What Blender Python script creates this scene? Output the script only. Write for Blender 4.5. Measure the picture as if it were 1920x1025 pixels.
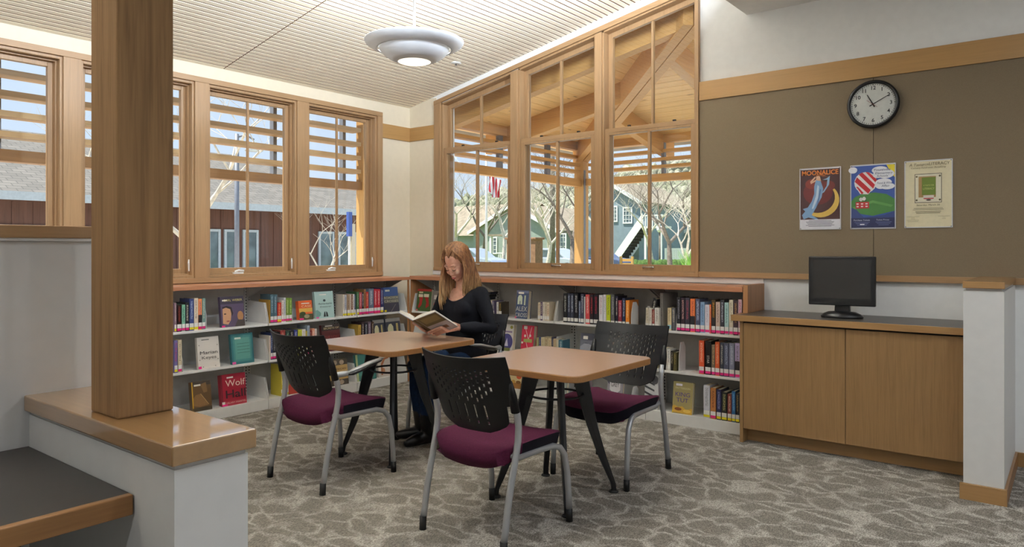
import bpy, bmesh, math, random
from mathutils import Vector, Matrix
random.seed(7)
for _o in list(bpy.data.objects):
    bpy.data.objects.remove(_o)
SC = bpy.context.scene
COL = SC.collection

# ------------------------------------------------------------------ camera
FPX, YAW, HORIZON, EYE = 1343.0, math.radians(38.17), 465.0, 1.36
cam_data = bpy.data.cameras.new('camera')
cam_data.sensor_width = 36.0
cam_data.lens = FPX / 1920 * 36.0
cam_data.shift_y = -(512.5 - HORIZON) / 1920
cam_data.clip_end = 1500
cam_data.clip_start = 0.05
camera = bpy.data.objects.new('camera', cam_data)
camera.location = (0, 0, EYE)
camera.rotation_euler = (math.pi / 2, 0, YAW)
COL.objects.link(camera)
SC.camera = camera

# ------------------------------------------------------------------ world, sun, exposure
SC.view_settings.view_transform = 'Standard'
SC.view_settings.look = 'None'
SC.view_settings.gamma = 1.0
SC.view_settings.use_curve_mapping = False
SC.view_settings.exposure = 0.17
world = bpy.data.worlds.new('sky')
SC.world = world
world.use_nodes = True
wn = world.node_tree
wn.nodes.clear()
w_out = wn.nodes.new('ShaderNodeOutputWorld')
w_bg = wn.nodes.new('ShaderNodeBackground')
w_tc = wn.nodes.new('ShaderNodeTexCoord')
w_sep = wn.nodes.new('ShaderNodeSeparateXYZ')
w_ramp = wn.nodes.new('ShaderNodeValToRGB')
w_ramp.color_ramp.elements[0].position = 0.0
w_ramp.color_ramp.elements[0].color = (0.70, 0.80, 0.94, 1)
w_ramp.color_ramp.elements[1].position = 0.7
w_ramp.color_ramp.elements[1].color = (0.36, 0.56, 0.94, 1)
wn.links.new(w_tc.outputs['Generated'], w_sep.inputs[0])
wn.links.new(w_sep.outputs['Z'], w_ramp.inputs[0])
wn.links.new(w_ramp.outputs[0], w_bg.inputs['Color'])
wn.links.new(w_bg.outputs[0], w_out.inputs['Surface'])
w_bg.inputs['Strength'].default_value = 1.02
sun_data = bpy.data.lights.new('sun', 'SUN')
sun_data.energy = 9.0
sun_data.angle = 0.009
sun_data.color = (1.0, 0.95, 0.86)
sun = bpy.data.objects.new('sun', sun_data)
sun.rotation_euler = Vector((-0.30, -0.27, 0.91)).to_track_quat('Z', 'Y').to_euler()
sun.location = (-20, -20, 40)
COL.objects.link(sun)
PENDANT_WATTS = 15.0
FILL_UPLIGHT_WATTS = 178.0
FILL_CAN_WATTS = 17.0

# ------------------------------------------------------------------ survey helpers (a sight line met with a real plane)
FWD = Vector((-math.sin(YAW), math.cos(YAW), 0))
RGT = Vector((math.cos(YAW), math.sin(YAW), 0))
EYEP = Vector((0, 0, EYE))
def sight(u, v):
    return FWD + RGT * ((u - 960) / FPX) + Vector((0, 0, (HORIZON - v) / FPX))
def on_x(u, v, x):
    d = sight(u, v); return EYEP + d * (x / d.x)
def on_y(u, v, y):
    d = sight(u, v); return EYEP + d * (y / d.y)
def on_z(u, v, z):
    d = sight(u, v); return EYEP + d * ((z - EYE) / d.z)
def at_depth(u, v, dist):
    return EYEP + sight(u, v) * dist

# ------------------------------------------------------------------ mesh builder
class MB:
    def __init__(s):
        s.v = []; s.f = []; s.mi = []
    def add(s, vs, fs, mi=0):
        b = len(s.v)
        s.v += [tuple(v) for v in vs]
        for f in fs:
            s.f.append(tuple(b + i for i in f)); s.mi.append(mi)
        return s
    def box(s, x0, x1, y0, y1, z0, z1, mi=0):
        if x0 > x1: x0, x1 = x1, x0
        if y0 > y1: y0, y1 = y1, y0
        if z0 > z1: z0, z1 = z1, z0
        vs = [(x0,y0,z0),(x1,y0,z0),(x1,y1,z0),(x0,y1,z0),(x0,y0,z1),(x1,y0,z1),(x1,y1,z1),(x0,y1,z1)]
        return s.add(vs, [(0,3,2,1),(4,5,6,7),(0,1,5,4),(1,2,6,5),(2,3,7,6),(3,0,4,7)], mi)
    def prism(s, pts, axis, a, b, mi=0):
        """polygon pts in the two other axes (x,y,z order), extruded along axis from a to b"""
        n = len(pts)
        def mk(p, t):
            if axis == 0: return (t, p[0], p[1])
            if axis == 1: return (p[0], t, p[1])
            return (p[0], p[1], t)
        vs = [mk(p, a) for p in pts] + [mk(p, b) for p in pts]
        fs = [tuple(range(n))[::-1], tuple(range(n, 2*n))]
        fs += [(i, (i+1) % n, n + (i+1) % n, n + i) for i in range(n)]
        return s.add(vs, fs, mi)
    def tube(s, path, rad, n=8, mi=0, cap=True, flat=1.0, up=None):
        P = [Vector(p) for p in path]
        R = rad if isinstance(rad, (list, tuple)) else [rad] * len(P)
        prev = None; rings = []
        for i, p in enumerate(P):
            t = (P[min(i+1, len(P)-1)] - P[max(i-1, 0)])
            if t.length < 1e-9: t = Vector((0,0,1))
            t.normalize()
            if prev is None:
                a = Vector(up) if up else (Vector((0,0,1)) if abs(t.z) < .9 else Vector((1,0,0)))
            else:
                a = prev
            a = (a - t * a.dot(t))
            if a.length < 1e-6: a = Vector((1,0,0)) - t * t.x
            a.normalize(); b = t.cross(a); prev = a
            rings.append([p + a * (math.cos(2*math.pi*k/n) * R[i]) + b * (math.sin(2*math.pi*k/n) * R[i] * flat) for k in range(n)])
        vs = [q for r in rings for q in r]; fs = []
        for i in range(len(P)-1):
            for k in range(n):
                fs.append((i*n+k, i*n+(k+1) % n, (i+1)*n+(k+1) % n, (i+1)*n+k))
        if cap:
            fs.append(tuple(range(n))[::-1]); fs.append(tuple((len(P)-1)*n + k for k in range(n)))
        return s.add(vs, fs, mi)
    def lathe(s, prof, cx, cy, n=24, mi=0):
        vs = []; fs = []
        for (r, z) in prof:
            for k in range(n):
                a = 2*math.pi*k/n
                vs.append((cx + r*math.cos(a), cy + r*math.sin(a), z))
        for i in range(len(prof)-1):
            for k in range(n):
                fs.append((i*n+k, i*n+(k+1) % n, (i+1)*n+(k+1) % n, (i+1)*n+k))
        return s.add(vs, fs, mi)
    def ell(s, c, r, nu=14, nv=9, mi=0):
        vs = []; fs = []
        for j in range(nv+1):
            t = math.pi*j/nv
            for k in range(nu):
                a = 2*math.pi*k/nu
                vs.append((c[0]+r[0]*math.sin(t)*math.cos(a), c[1]+r[1]*math.sin(t)*math.sin(a), c[2]+r[2]*math.cos(t)))
        for j in range(nv):
            for k in range(nu):
                fs.append((j*nu+k, (j+1)*nu+k, (j+1)*nu+(k+1) % nu, j*nu+(k+1) % nu))
        return s.add(vs, fs, mi)
    def mesh(s, name, mats, off=(0,0,0), smooth=False):
        m = bpy.data.meshes.new(name)
        ox, oy, oz = off
        m.from_pydata([(x-ox, y-oy, z-oz) for x, y, z in s.v], [], s.f)
        if not isinstance(mats, (list, tuple)): mats = [mats]
        for mm in mats: m.materials.append(mm)
        if len(mats) > 1:
            m.polygons.foreach_set('material_index', s.mi)
        if smooth:
            m.polygons.foreach_set('use_smooth', [True]*len(m.polygons))
        m.update()
        return m
    def build(s, name, mats, parent=None, smooth=False, local=False, bevel=0, angle=None, recalc=True):
        if parent is not None and local: off = (0,0,0)
        elif parent is not None: off = world_loc(parent)
        else:
            xs = [v[0] for v in s.v]; ys = [v[1] for v in s.v]; zs = [v[2] for v in s.v]
            off = ((min(xs)+max(xs))/2, (min(ys)+max(ys))/2, min(zs)) if not local else (0,0,0)
        m = s.mesh(name, mats, off, smooth)
        if recalc:
            bm = bmesh.new(); bm.from_mesh(m); bmesh.ops.recalc_face_normals(bm, faces=bm.faces); bm.to_mesh(m); bm.free()
        o = bpy.data.objects.new(name, m)
        COL.objects.link(o)
        if parent is not None: o.parent = parent
        else: o.location = off
        if bevel:
            md = o.modifiers.new('bevel', 'BEVEL'); md.width = bevel; md.segments = 2; md.limit_method = 'ANGLE'
        return o

def world_loc(o):
    l = Vector(o.location)
    while o.parent is not None:
        o = o.parent; l += Vector(o.location)
    return tuple(l)
def empty(name, loc, rz=0.0, parent=None):
    o = bpy.data.objects.new(name, None); COL.objects.link(o)
    o.empty_display_size = 0.1
    o.location = loc; o.rotation_euler = (0, 0, rz)
    if parent is not None: o.parent = parent
    return o
def tag(o, label=None, cat=None, group=None, kind=None):
    if label: o['label'] = label
    if cat: o['category'] = cat
    if group: o['group'] = group
    if kind: o['kind'] = kind
    return o
def thing(name, loc, label, cat, group=None, rz=0.0):
    return tag(empty(name, loc, rz), label, cat, group)
def copy_tree(o, parent=None):
    c = o.copy(); COL.objects.link(c)
    if parent is not None: c.parent = parent
    for ch in o.children:
        copy_tree(ch, c)
    return c
def struct(o, label=None, cat=None):
    o['kind'] = 'structure'
    if label: o['label'] = label
    if cat: o['category'] = cat
    return o
ORD = ['first','second','third','fourth','fifth','sixth','seventh','eighth','ninth','tenth','eleventh','twelfth','thirteenth','fourteenth','fifteenth','sixteenth','seventeenth','eighteenth','nineteenth','twentieth']

# ------------------------------------------------------------------ materials
def srgb(c):
    return tuple(((x/255)/12.92 if x/255 <= .04045 else ((x/255+.055)/1.055)**2.4) for x in c)
MATS = {}
def new_mat(name):
    m = bpy.data.materials.new(name); m.use_nodes = True
    nt = m.node_tree; b = nt.nodes['Principled BSDF']
    return m, nt, b
def coords(nt, scale, kind='Object'):
    tc = nt.nodes.new('ShaderNodeTexCoord'); mp = nt.nodes.new('ShaderNodeMapping')
    mp.inputs['Scale'].default_value = scale
    nt.links.new(tc.outputs[kind], mp.inputs['Vector'])
    return mp
def noise(nt, vec, scale, detail=3, dist=0.0, rough=.5):
    n = nt.nodes.new('ShaderNodeTexNoise')
    n.inputs['Scale'].default_value = scale; n.inputs['Detail'].default_value = detail
    n.inputs['Distortion'].default_value = dist; n.inputs['Roughness'].default_value = rough
    if vec is not None: nt.links.new(vec, n.inputs['Vector'])
    return n
def ramp(nt, fac, stops):
    r = nt.nodes.new('ShaderNodeValToRGB')
    e = r.color_ramp.elements
    while len(e) < len(stops): e.new(0.5)
    for i, (p, c) in enumerate(stops):
        e[i].position = p; e[i].color = (*c, 1)
    nt.links.new(fac, r.inputs[0])
    return r
def bump(nt, b, h, strength=.2, dist=.01):
    bp = nt.nodes.new('ShaderNodeBump'); bp.inputs['Strength'].default_value = strength; bp.inputs['Distance'].default_value = dist
    nt.links.new(h, bp.inputs['Height']); nt.links.new(bp.outputs[0], b.inputs['Normal'])
def plain(name, rgb, rough=.5, metal=0.0, var=.06, scale=18, spec=.5, bmp=0.0):
    """paint / plastic / metal with a slight procedural mottling"""
    m, nt, b = new_mat(name)
    c = srgb(rgb)
    mp = coords(nt, (1,1,1))
    n = noise(nt, mp.outputs[0], scale, 3)
    lo = tuple(x*(1-var) for x in c); hi = tuple(min(1, x*(1+var)) for x in c)
    r = ramp(nt, n.outputs['Fac'], [(.35, lo), (.65, hi)])
    nt.links.new(r.outputs[0], b.inputs['Base Color'])
    b.inputs['Roughness'].default_value = rough; b.inputs['Metallic'].default_value = metal
    b.inputs['Specular IOR Level'].default_value = spec
    if bmp: bump(nt, b, n.outputs['Fac'], bmp, .004)
    return m
def wood(name, rgb, axis='z', contrast=.25, scale=1.0, rough=.4, knots=False, bmp=.06, spec=.4):
    m, nt, b = new_mat(name)
    c = srgb(rgb)
    s = {'x': (.35, 9, 9), 'y': (9, .35, 9), 'z': (9, 9, .35)}[axis]
    mp = coords(nt, tuple(q*scale for q in s))
    n = noise(nt, mp.outputs[0], 3.0, 5, 1.2, .6)
    n2 = noise(nt, mp.outputs[0], 14.0, 3, .3)
    mx = nt.nodes.new('ShaderNodeMix'); mx.data_type = 'FLOAT'; mx.inputs[0].default_value = .35
    nt.links.new(n.outputs['Fac'], mx.inputs[2]); nt.links.new(n2.outputs['Fac'], mx.inputs[3])
    lo = tuple(x*(1-contrast)**1.2 for x in c); hi = tuple(min(1, x*(1+contrast*.8)) for x in c)
    r = ramp(nt, mx.outputs[0], [(.32, lo), (.5, c), (.7, hi)])
    last = r.outputs[0]
    if knots:
        mp2 = coords(nt, {'x': (1.0, 4, 4), 'y': (4, 1.0, 4), 'z': (4, 4, 1.0)}[axis])
        vo = nt.nodes.new('ShaderNodeTexVoronoi'); vo.inputs['Scale'].default_value = 2.2
        nt.links.new(mp2.outputs[0], vo.inputs['Vector'])
        kr = ramp(nt, vo.outputs['Distance'], [(.05, (.3,.17,.08)), (.12, (1,1,1))])
        mu = nt.nodes.new('ShaderNodeMix'); mu.data_type = 'RGBA'; mu.blend_type = 'MULTIPLY'; mu.inputs[0].default_value = .85
        nt.links.new(last, mu.inputs[6]); nt.links.new(kr.outputs[0], mu.inputs[7]); last = mu.outputs[2]
    nt.links.new(last, b.inputs['Base Color'])
    b.inputs['Roughness'].default_value = rough
    b.inputs['Specular IOR Level'].default_value = spec
    if bmp: bump(nt, b, mx.outputs[0], bmp, .003)
    return m
def glow(name, rgb, strength):
    m, nt, b = new_mat(name)
    b.inputs['Base Color'].default_value = (*srgb(rgb), 1)
    b.inputs['Emission Color'].default_value = (*srgb(rgb), 1)
    b.inputs['Emission Strength'].default_value = strength
    return m
def glassy(name, tint=(1,1,1), refl=.9):
    m = bpy.data.materials.new(name); m.use_nodes = True
    nt = m.node_tree; nt.nodes.clear()
    out = nt.nodes.new('ShaderNodeOutputMaterial'); mix = nt.nodes.new('ShaderNodeMixShader')
    tr = nt.nodes.new('ShaderNodeBsdfTransparent'); gl = nt.nodes.new('ShaderNodeBsdfGlossy')
    fr = nt.nodes.new('ShaderNodeFresnel'); fr.inputs['IOR'].default_value = 1.35
    mul = nt.nodes.new('ShaderNodeMath'); mul.operation = 'MULTIPLY'; mul.inputs[1].default_value = refl
    tr.inputs['Color'].default_value = (*tint, 1); gl.inputs['Roughness'].default_value = 0.0
    nt.links.new(fr.outputs[0], mul.inputs[0]); nt.links.new(mul.outputs[0], mix.inputs[0])
    nt.links.new(tr.outputs[0], mix.inputs[1]); nt.links.new(gl.outputs[0], mix.inputs[2])
    nt.links.new(mix.outputs[0], out.inputs['Surface'])
    return m

M = {}
M['wall_cream'] = plain('wall_cream_paint', (224, 212, 188), .6, var=.015, spec=.2)
M['wall_white'] = plain('wall_white_paint', (236, 236, 234), .55, var=.015, spec=.2)
M['wall_low'] = plain('low_wall_paint', (216, 215, 213), .5, var=.015, spec=.25)
M['fabric_wall'] = plain('tackable_fabric', (126, 112, 92), .95, var=.05, scale=240, spec=.08, bmp=.1)
M['fir_z'] = wood('fir_trim_vertical', (164, 130, 93), 'z', .16, 1.3, .38)
M['fir_y'] = wood('fir_trim_along_wall', (164, 130, 93), 'y', .16, 1.3, .38)
M['fir_x'] = wood('fir_trim_along_back_wall', (164, 130, 93), 'x', .16, 1.3, .38)
M['fir_band_x'] = wood('fir_band_back_wall', (176, 136, 84), 'x', .10, .8, .42)
M['fir_band_y'] = wood('fir_band_side_wall', (176, 136, 84), 'y', .10, .8, .42)
M['slat'] = wood('maple_ceiling_slat', (252, 242, 220), 'y', .04, 1.0, .5)
M['slat_back'] = plain('ceiling_backing', (112, 76, 46), .9, var=.1)
M['redwood_edge_x'] = wood('red_oak_edge_x', (186, 128, 94), 'x', .18, 1.2, .35)
M['redwood_edge_y'] = wood('red_oak_edge_y', (186, 128, 94), 'y', .18, 1.2, .35)
M['redwood_z'] = wood('red_oak_post', (166, 118, 78), 'z', .16, 1.2, .4)
M['oak_x'] = wood('oak_cap_x', (166, 128, 84), 'x', .14, .6, .22, spec=.5)
M['oak_cap'] = wood('lacquered_oak_cap', (166, 128, 84), 'x', .14, .6, .3, spec=.5)
_b = M['oak_cap'].node_tree.nodes['Principled BSDF']; _b.inputs['Coat Weight'].default_value = 1.0; _b.inputs['Coat Roughness'].default_value = .04; _b.inputs['Coat IOR'].default_value = 1.95
M['oak_y'] = wood('oak_edge_y', (150, 108, 66), 'y', .18, .8, .35)
M['oak_z'] = wood('oak_veneer_door', (148, 115, 76), 'z', .17, 1.5, .4, bmp=.02)
M['column'] = wood('rough_sawn_column', (144, 111, 76), 'z', .30, 1.0, .75, bmp=.5, spec=.2)
M['metal_shelf'] = plain('painted_steel_shelf', (230, 228, 224), .4, var=.02)
M['metal_back'] = plain('painted_steel_back', (204, 203, 199), .45, var=.03)
M['slot'] = plain('slot_shadow', (40, 38, 36), .9)
M['laminate_dark'] = plain('dark_laminate', (66, 60, 55), .35, var=.05, scale=60)
M['desk_black'] = plain('black_linoleum', (44, 40, 37), .45, var=.05)
M['glass'] = glassy('window_glass', (.97, .985, .98), .8)
M['chrome'] = plain('brushed_nickel', (205, 205, 205), .25, 1.0, .02)
M['white_metal'] = plain('white_metal', (225, 225, 222), .35, var=.02)
M['black'] = plain('black_plastic', (20, 20, 23), .33, var=.08)
M['black_matte'] = plain('black_matte', (14, 14, 15), .6, var=.08)

# ================================================================== the room shell
XA, YB = -5.72, 5.47          # window wall, back wall (inner faces)
WT = 0.20                     # wall thickness
X1R, Y0R = 3.4, -3.6          # right wall, rear wall
PITCH = 0.205
def ceil_z(x): return 2.887 + PITCH * (x + 5.72)
SOFX, SOFZ = -1.994, 3.16

# carpet
def carpet_mat():
    m, nt, b = new_mat('leaf_pattern_carpet')
    mp = coords(nt, (1, 1, 1))
    def blobs(scale, rot, off, lo, hi):
        q = coords(nt, (1, 1, 1))
        n0 = noise(nt, q.outputs[0], 4.5, 1.5, .3)
        add = nt.nodes.new('ShaderNodeMix'); add.data_type = 'RGBA'; add.blend_type = 'LINEAR_LIGHT'; add.inputs[0].default_value = .17
        nt.links.new(q.outputs[0], add.inputs[6]); nt.links.new(n0.outputs['Color'], add.inputs[7])
        m2 = nt.nodes.new('ShaderNodeMapping'); m2.inputs['Scale'].default_value = scale; m2.inputs['Rotation'].default_value = (0, 0, rot); m2.inputs['Location'].default_value = off
        nt.links.new(add.outputs[2], m2.inputs['Vector'])
        v = nt.nodes.new('ShaderNodeTexVoronoi'); v.voronoi_dimensions = '2D'; v.feature = 'SMOOTH_F1'; v.inputs['Scale'].default_value = 1.0
        v.inputs['Smoothness'].default_value = .18; v.inputs['Randomness'].default_value = .9
        nt.links.new(m2.outputs[0], v.inputs['Vector'])
        e = nt.nodes.new('ShaderNodeTexVoronoi'); e.voronoi_dimensions = '2D'; e.feature = 'DISTANCE_TO_EDGE'; e.inputs['Scale'].default_value = 1.0; e.inputs['Randomness'].default_value = .9
        nt.links.new(m2.outputs[0], e.inputs['Vector'])
        ra, rb = ramp(nt, v.outputs['Distance'], [(lo, (0,0,0)), (hi, (1,1,1))]), ramp(nt, e.outputs['Distance'], [(.035, (1,1,1)), (.15, (0,0,0))])
        mxm = nt.nodes.new('ShaderNodeMath'); mxm.operation = 'MAXIMUM'; nt.links.new(ra.outputs[0], mxm.inputs[0]); nt.links.new(rb.outputs[0], mxm.inputs[1])
        return mxm
    mask = nt.nodes.new('ShaderNodeMath'); mask.operation = 'MULTIPLY'; mask.inputs[1].default_value = .80
    nbk = noise(nt, coords(nt, (1, 1, 1)).outputs[0], 7.0, 2, 1.0); rbk = ramp(nt, nbk.outputs['Fac'], [(.36, (.35, .35, .35)), (.54, (.95, .95, .95))]); nt.links.new(rbk.outputs[0], mask.inputs[1])
    nt.links.new(blobs((4.6, 7.6, 1), .55, (0, 0, 0), .46, .64).outputs[0], mask.inputs[0])
    mpf = coords(nt, (1, .45, 1)); mpf.inputs['Rotation'].default_value = (0, 0, .4)
    pile = noise(nt, mpf.outputs[0], 230, 2)
    dark = ramp(nt, pile.outputs['Fac'], [(.34, srgb((92, 87, 80))), (.66, srgb((150, 144, 135)))])
    light = ramp(nt, pile.outputs['Fac'], [(.34, srgb((126, 121, 113))), (.64, srgb((202, 197, 188)))])
    mx = nt.nodes.new('ShaderNodeMix'); mx.data_type = 'RGBA'
    nt.links.new(mask.outputs[0], mx.inputs[0]); nt.links.new(dark.outputs[0], mx.inputs[6]); nt.links.new(light.outputs[0], mx.inputs[7])
    nt.links.new(mx.outputs[2], b.inputs['Base Color'])
    b.inputs['Roughness'].default_value = .95; b.inputs['Specular IOR Level'].default_value = .1
    bump(nt, b, pile.outputs['Fac'], .5, .006)
    return m
M['carpet'] = carpet_mat()
struct(MB().box(XA - WT, X1R + WT, Y0R - WT, YB + WT, -.08, 0).build('floor', M['carpet']),
       'taupe carpet with a paler winding leaf pattern', 'floor')

# --- window wall (left): openings are cut out by building the wall from pieces
A_UNITS = [(-2.735, -1.87), (-1.755, -.89), (-.775, .09), (.205, 1.07), (1.185, 2.053), (2.165, 3.03), (3.144, 4.018), (4.137, 4.993)]
A_Z0, A_Z1 = 1.115, 2.735
w = MB()
ylo, yhi = A_UNITS[0][0], A_UNITS[-1][1]
w.box(XA - WT, XA, Y0R, YB + WT, 0, A_Z0)
w.box(XA - WT, XA, Y0R, YB + WT, A_Z1, 3.0)
w.box(XA - WT, XA, Y0R, ylo, A_Z0, A_Z1)
w.box(XA - WT, XA, yhi, YB + WT, A_Z0, A_Z1)
for (a, b), (c, d) in zip(A_UNITS[:-1], A_UNITS[1:]):
    w.box(XA - WT, XA, b, c, A_Z0, A_Z1)
struct(w.build('wall_left', M['wall_cream']), 'cream painted wall holding the row of wooden windows', 'wall')

# --- back wall
B_UNITS = [(-5.243, -4.30), (-4.221, -3.347), (-3.285, -2.395)]
B_Z0 = 1.157
def head_z(x): return 2.885 + .200 * (x + 5.243)
w = MB()
w.box(XA, X1R, YB, YB + WT, 0, B_Z0)
def wall_piece(x0, x1, z0f):
    w.prism([(x0, z0f(x0)), (x1, z0f(x1)), (x1, 5.4), (x0, 5.4)], 1, YB, YB + WT)
wall_piece(XA, B_UNITS[0][0], lambda x: B_Z0)
for u in B_UNITS: wall_piece(u[0], u[1], head_z)
wall_piece(B_UNITS[0][1], B_UNITS[1][0], lambda x: B_Z0)
wall_piece(B_UNITS[1][1], B_UNITS[2][0], lambda x: B_Z0)
wall_piece(B_UNITS[2][1], X1R, lambda x: B_Z0)
struct(w.build('wall_back', M['wall_white']), 'off-white wall above and below the olive tackable panel', 'wall')
struct(MB().box(XA + .001, B_UNITS[0][0] - .07, YB - .003, YB, 1.04, 2.95).build('trim_1', M['wall_cream']),
       'cream painted strip of wall in the corner beside the tall windows', 'wall')
# rest of the enclosure, behind and beside the viewer
struct(MB().box(X1R, X1R + WT, Y0R, YB + WT, 0, 5.4).build('wall_right', M['wall_white']))
struct(MB().box(XA - WT, X1R + WT, Y0R - WT, Y0R, 0, 5.4).build('wall_rear', M['wall_white']))

# --- sloped slatted ceiling
SL0, SLP, SLW = -5.716, 0.0543, 0.0395
ceil_bm = MB().prism([(XA - .25, ceil_z(XA - .25) + .0045), (SOFX, ceil_z(SOFX) + .0045), (SOFX, ceil_z(SOFX) + .2), (XA - .25, ceil_z(XA - .25) + .2)], 1, Y0R, YB + .02)
ceiling = struct(ceil_bm.build('ceiling', M['slat_back']), 'sloped ceiling of closely spaced pale wood slats', 'ceiling')
seams = [Y0R, -.41, 3.285, YB - .002]
slat_mesh = {}
n_sl = int((SOFX - SL0) / SLP)
for i in range(n_sl):
    x0 = SL0 + i * SLP
    for k in range(3):
        if k == 0 and i % 2: pass
        ya, yb = seams[k] + .006, seams[k+1] - (.006 if k < 2 else 0)
        if k not in slat_mesh:
            h = SLW * PITCH
            slat_mesh[k] = MB().add([(0, ya, 0), (SLW, ya, h), (SLW, yb, h), (0, yb, 0), (0, ya, 0.004), (SLW, ya, h+0.004), (SLW, yb, h+0.004), (0, yb, 0.004)],
                [(0,3,2,1),(4,5,6,7),(0,1,5,4),(1,2,6,5),(2,3,7,6),(3,0,4,7)]).mesh('slat', M['slat'])
        if k == 0: continue
        o = bpy.data.objects.new('slat', slat_mesh[k]); COL.objects.link(o)
        o.parent = ceiling
        wl = world_loc(ceiling)
        o.location = (x0 - wl[0], -wl[1], ceil_z(x0) - wl[2])
# slats wholly behind the viewer stay one piece
rear = MB()
for i in range(n_sl):
    x0 = SL0 + i * SLP; z = ceil_z(x0); h = SLW * PITCH; ya, yb = seams[0], seams[1] - .006
    rear.add([(x0, ya, z), (x0+SLW, ya, z+h), (x0+SLW, yb, z+h), (x0, yb, z), (x0, ya, z+0.004), (x0+SLW, ya, z+h+0.004), (x0+SLW, yb, z+h+0.004), (x0, yb, z+0.004)],
        [(0,3,2,1),(4,5,6,7),(0,1,5,4),(1,2,6,5),(2,3,7,6),(3,0,4,7)])
tag(rear.build('slat_field', M['slat'], ceiling), kind='stuff')
# dropped flat ceiling on the right
struct(MB().box(SOFX, X1R, Y0R, YB, SOFZ, SOFZ + .9).build('trim_2', M['wall_white']), 'lower flat white ceiling over the right side of the room', 'soffit')
# outer roof over the slope (keeps the sky out)
struct(MB().prism([(XA - .34, 2.98), (SOFX + .3, ceil_z(SOFX) + .24), (SOFX + .3, ceil_z(SOFX) + .34), (XA - .34, 3.08)], 1, Y0R - .3, YB + .25).build('roof', M['slat_back']))

# --- picture rail band, tackable panel, sill rail, baseboards
struct(MB().box(XA, XA + .018, 5.062, YB - .018, 2.520, 2.667).build('trim_3', M['fir_band_y']), 'short fir band on the cream wall right of the left windows', 'trim')
struct(MB().box(XA, -5.338, YB - .02, YB - .002, 2.522, 2.665).build('trim_4', M['fir_band_x']), 'short fir band in the corner left of the tall windows', 'trim')
struct(MB().box(-2.370, X1R, YB - .030, YB, 2.542, 2.690).build('trim_5', M['fir_band_x']), 'long fir band above the olive panel and the clock', 'trim')
panel = empty('wall_panel', (-.5, YB, 1.17))
struct(panel, 'olive brown fabric tack panel under the fir band', 'wall panel')
SEAM = -1.099
for a, b in ((-2.370, SEAM - .0015), (SEAM + .0015, 1.2), (1.203, X1R)):
    MB().box(a, b, YB - .018, YB, 1.173, 2.542).build('panel', M['fabric_wall'], panel)
struct(MB().box(-2.372, X1R, YB - .034, YB, 1.131, 1.173).build('trim_6', M['fir_x']), 'thin fir rail along the lower edge of the olive panel', 'trim')
struct(MB().box(-.294, X1R, YB - .016, YB, 0, .088).build('baseboard_back', M['oak_x']), 'oak baseboard right of the low wing wall', 'baseboard')

# --- windows of the left wall
def frame_ring(mb, ax, a0, a1, z0, z1, wdt, d0, d1, wb=None, wt=None):
    """rectangular ring; ax 0: ring lies in the y-z plane (d along x), ax 1: in the x-z plane (d along y)"""
    wb = wdt if wb is None else wb; wt = wdt if wt is None else wt
    for (p, q, r, s) in ((a0, a0+wdt, z0, z1), (a1-wdt, a1, z0, z1), (a0+wdt, a1-wdt, z0, z0+wb), (a0+wdt, a1-wdt, z1-wt, z1)):
        if ax == 0: mb.box(d0, d1, p, q, r, s)
        else: mb.box(p, q, d0, d1, r, s)
def window_left(n, y0, y1, detail=True):
    root = struct(empty('window_%d' % n, (XA - .07, (y0+y1)/2, A_Z0)), None, 'window')
    mb = MB(); frame_ring(mb, 0, y0, y1, A_Z0, A_Z1, .022, XA - .16, XA + .004)
    mb.build('window_frame', M['fir_z'], root, bevel=.002)
    mb = MB(); frame_ring(mb, 0, y0 + .022, y1 - .022, A_Z0 + .022, A_Z1 - .022, .012, XA - .10, XA - .045)
    mb.build('stop', M['fir_z'], root)
    s = MB(); frame_ring(s, 0, y0 + .026, y1 - .026, A_Z0 + .026, A_Z1 - .026, .042, XA - .125, XA - .085, .048, .044)
    sash = s.build('sash', M['fir_z'], root, bevel=.003)
    g0, g1 = y0 + .060, y1 - .060
    MB().box(XA - .108, XA - .102, g0, g1, A_Z0 + .066, A_Z1 - .062).build('pane', M['glass'], sash)
    ym = (g0 + g1) / 2 - .005
    MB().box(XA - .112, XA - .092, ym - .009, ym + .009, A_Z0 + .07, A_Z1 - .066).build('muntin', M['fir_z'], sash)
    if detail:
        yc = y0 + .30
        h = MB().box(XA - .06, XA - .02, yc - .045, yc + .045, A_Z0 + .022, A_Z0 + .036)
        h.tube([(XA - .035, yc - .03, A_Z0 + .04), (XA - .02, yc, A_Z0 + .052), (XA - .03, yc + .05, A_Z0 + .046)], .009, 8)
        h.build('crank_handle', M['white_metal'], root, smooth=False)
        l = MB().tube([(XA - .035, y1 - .028, A_Z0 + .15), (XA - .022, y1 - .036, A_Z0 + .12), (XA - .03, y1 - .03, A_Z0 + .055)], [.005, .008, .006], 6)
        l.build('latch', M['white_metal'], root)
    return root
locs = {5: 'narrow wooden window left of the rough wooden column', 6: 'wooden window mostly hidden behind the rough wooden column',
        7: 'wooden casement window showing the street lamp, right of the column', 8: 'wooden casement window nearest the corner showing a small bare tree'}
for i, (a, b) in enumerate(A_UNITS):
    if b < .1: continue
    r = window_left(i + 1, a, b, i >= 4)
    if i + 1 in locs: r['label'] = locs[i + 1]
tr = empty('trim_7', (XA, 2.5, A_Z0)); struct(tr, 'fir casing around the row of windows on the left wall', 'window casing')
for a, b in [(A_UNITS[k][1], A_UNITS[k+1][0]) for k in range(len(A_UNITS)-1)]:
    if b < .1: continue
    MB().box(XA, XA + .022, a - .004, b + .004, A_Z0, A_Z1).build('mullion_cover', M['fir_z'], tr, bevel=.002)
MB().box(XA, XA + .024, -.8, 5.059, A_Z1, A_Z1 + .045).build('head_casing', M['fir_y'], tr, bevel=.002)
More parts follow.
